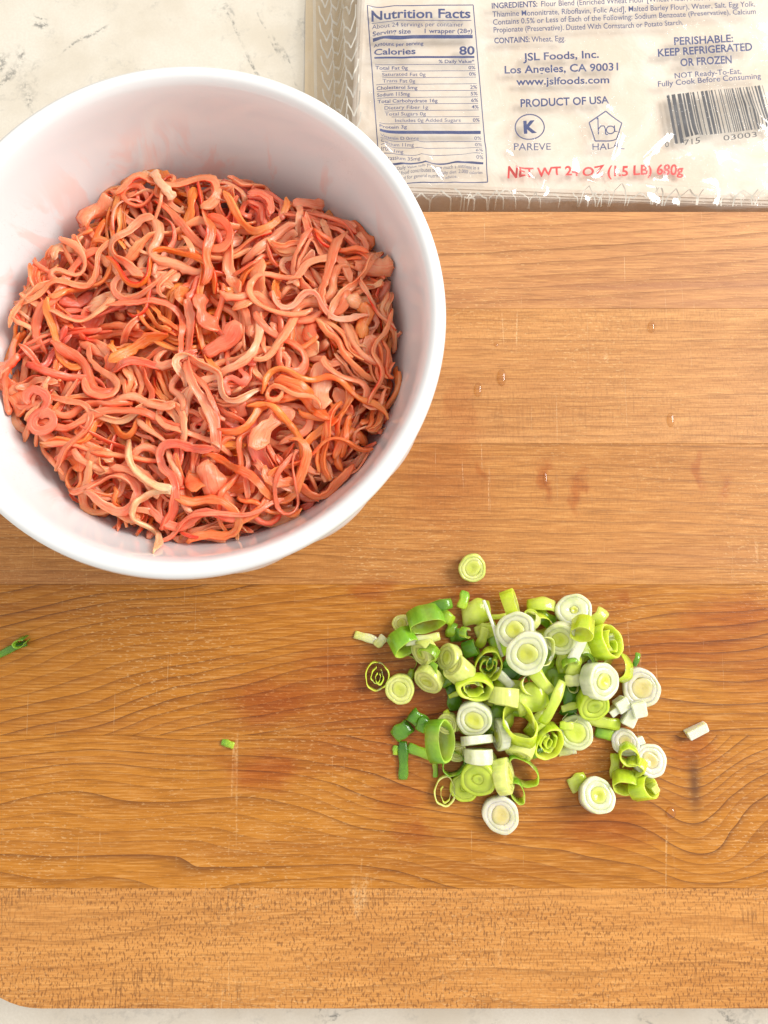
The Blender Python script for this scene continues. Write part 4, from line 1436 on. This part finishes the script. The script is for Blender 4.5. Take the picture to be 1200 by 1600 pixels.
slice_(748, 1214, 58, 'lime', 'big translucent yellow green disc resting on the ragged slice', tilt=22, az=230, h=6, layer=3, core=.30)
ring_(695, 1236, 46, 'pale', 'flat pale ring with broken inner wall at the near edge', tilt=2, az=200, h=2.5, wall=.16, inner=1, squash=.8, spin=80)
slice_(782, 1272, 60, 'beige', 'white ringed slice with beige centre lying lowest below the heap', tilt=6, az=270, h=5, core=.52)
# right side group
slice_(899, 1144, 56, 'whitelime', 'cream slice with wide yellow centre right of the curled green ring', tilt=10, az=200, h=5, core=.62, layer=1)
strip_(885, 1134, 20, 13, 0, 'lime', 'tiny bright scrap resting on the cream slice', bend=.4, layer=7)
strip_(943, 1128, 52, 18, -8, 'lime', 'lime strip lying between cream slice and white chips', bend=.5, layer=2)
strip_(948, 1146, 36, 18, -15, 'green', 'green scrap below the lime strip near the white chips', bend=1.0)
ring_(855, 1158, 54, 'lime', 'curled lime ring with crumpled leaf inside, by the cream slice', tilt=22, az=300, h=6, inner=2, squash=.78, spin=70, layer=1)
strip_(886, 1173, 28, 14, 10, 'pale', 'flat pale green scrap under the cream slice', bend=.2)
slice_(977, 1160, 44, 'beige', 'thin white disc half covered by the small lime ring', tilt=20, az=150, h=3)
cube_(998, 1158, 12, 20, 'tiny white crumb above the white ringed slice', h=4)
slice_(1014, 1188, 54, 'beige', 'white ringed slice behind the small cluster of lime rings', tilt=10, az=60, h=5, layer=1, core=.5)
ring_(983, 1179, 34, 'lime', 'small lime ring lying over the thin white disc', tilt=20, az=250, h=5, layer=4, wall=.22)
ring_(992, 1198, 32, 'lime', 'lime half ring between two white ringed slices', tilt=45, az=220, h=5, layer=2, gap=1.5)
strip_(960, 1197, 38, 14, 88, 'lime', 'short lime strip standing at the rim of the small cluster', bend=.6, layer=1)
ring_(977, 1223, 42, 'lime', 'open lime ring with angular walls in the small cluster', tilt=35, az=250, h=6, wall=.2, squash=.85)
ring_(1004, 1232, 44, 'lime', 'lime ring leaning with crumbly pale bits at its side', tilt=56, az=20, h=7, wall=.18)
cube_(1020, 1232, 12, 33, 'pale crumbly bit clinging to the leaning lime ring', pal='pale', layer=2)
slice_(932, 1243, 56, 'white', 'thick white slice with yellow ring core, separate at the near side', tilt=14, az=100, h=9, core=.48)
strip_(903, 1222, 30, 24, 25, 'lime', 'ragged green scrap against the separate thick white slice', bend=.8, wave=.3)
# small scraps scattered through the heap
hp = [(640, 990), (690, 960), (760, 950), (860, 960), (930, 990), (960, 1040), (920, 1110), (880, 1160), (820, 1200), (760, 1220), (700, 1160), (700, 1080), (650, 1040)]
hx, hy = sum(p[0] for p in hp) / len(hp), sum(p[1] for p in hp) / len(hp)
for k_ in range(34):
    e_ = hp[int(rs.integers(0, len(hp)))]; f_ = rs.uniform(.1, 1.03)
    px_, py_ = hx + (e_[0] - hx) * f_ + rs.normal(0, 12), hy + (e_[1] - hy) * f_ + rs.normal(0, 12)
    pal_ = ('green', 'lime', 'lime', 'pale', 'dark', 'whitelime')[k_ % 6]
    nm_ = {'green': 'mid green', 'lime': 'lime', 'pale': 'pale yellow green', 'dark': 'dark green', 'whitelime': 'whitish'}[pal_]
    if k_ % 3 == 0:
        ring_(px_, py_, rs.uniform(22, 40), pal_, 'small thin %s ring lying loose among the heaped scallions' % nm_, tilt=rs.uniform(5, 65), az=rs.uniform(0, 360),
              h=rs.uniform(2, 4), wall=.10, squash=rs.uniform(.5, .9), layer=rs.uniform(1, 7), gap=rs.choice([0, 1.2]))
    else:
        strip_(px_, py_, rs.uniform(18, 38), rs.uniform(7, 15), rs.uniform(0, 180), pal_, 'small %s sliver lying loose among the heaped scallions' % nm_,
               bend=rs.uniform(.4, 2), wave=.2, layer=rs.uniform(1, 7))
# strays
cube_(1089, 1142, 14, 28, 'stray white chip alone on bare wood away from the heap', h=4, asp=2.4)
strip_(356, 1162, 20, 11, -15, 'green', 'tiny green fleck alone on the dark grained wood', bend=.6)
leaf = strip_(12, 1017, 62, 11, 25, 'dark', 'curled dark green leaf shred below the bowl near the board edge', bend=.6, wave=.3, curl=.6)
tip = ring_(33, 1003, 26, 'dark', 'x', tilt=24, az=250, h=4, wall=.26, squash=.55, spin=25, gap=.8)
bpy.context.view_layer.update()
wl_ = tip.children[0]
mw_ = wl_.matrix_world.copy()
wl_.parent = leaf; wl_.name = 'curled_tip'
wl_.matrix_parent_inverse = leaf.matrix_world.inverted() @ mw_ @ wl_.matrix_basis.inverted()
bpy.data.objects.remove(tip)

# ------------------------------------------------------------------ water drops
def drop(px, py, wx, wy, label):
    m = mpp(px, py)
    a, b = wx * m / 2, wy * m / 2
    hh = min(a, b) * 0.62
    verts, faces = [], []
    n, rws = 24, 8
    for j in range(rws + 1):
        u = j / rws * math.pi / 2
        for k in range(n):
            an = 2 * math.pi * k / n
            rr = math.cos(u) * (1 + .06 * math.sin(an * 2 + px))
            verts.append((a * rr * math.cos(an), b * rr * math.sin(an), hh * math.sin(u)))
    for j in range(rws):
        for k in range(n):
            k2 = (k + 1) % n
            faces.append((j * n + k, j * n + k2, (j + 1) * n + k2, (j + 1) * n + k))
    faces.append(tuple(range(n - 1, -1, -1)))
    me = mesh_from(verts, faces, 'drop')
    bm = bmesh.new(); bm.from_mesh(me); bmesh.ops.remove_doubles(bm, verts=bm.verts, dist=1e-7); bm.to_mesh(me); bm.free()
    o = link('water_drop', me, M_water)
    p = at(px, py); o.location = (p.x, p.y, ZB - 0.00005)
    tag(o, label, 'water drop', 'water drops on the board')


drop(1018, 511, 12, 19, 'clear oval water drop on the plank nearest the wrapper package side')
drop(784, 590, 15, 26, 'largest clear water drop on the wood beside the bowl')
drop(747, 609, 13, 22, 'clear water drop beside the largest drop, closer to the bowl')
drop(775, 539, 6, 8, 'tiny water bead above the largest drop beside the bowl')
drop(1048, 656, 12, 22, 'clear oval water drop alone on the middle of the light plank')
drop(1048, 1270, 17, 18, 'round water drop below the knot near the thick white scallion slice')
drop(852, 748, 7, 22, 'thin streak of water soaking into the wood')
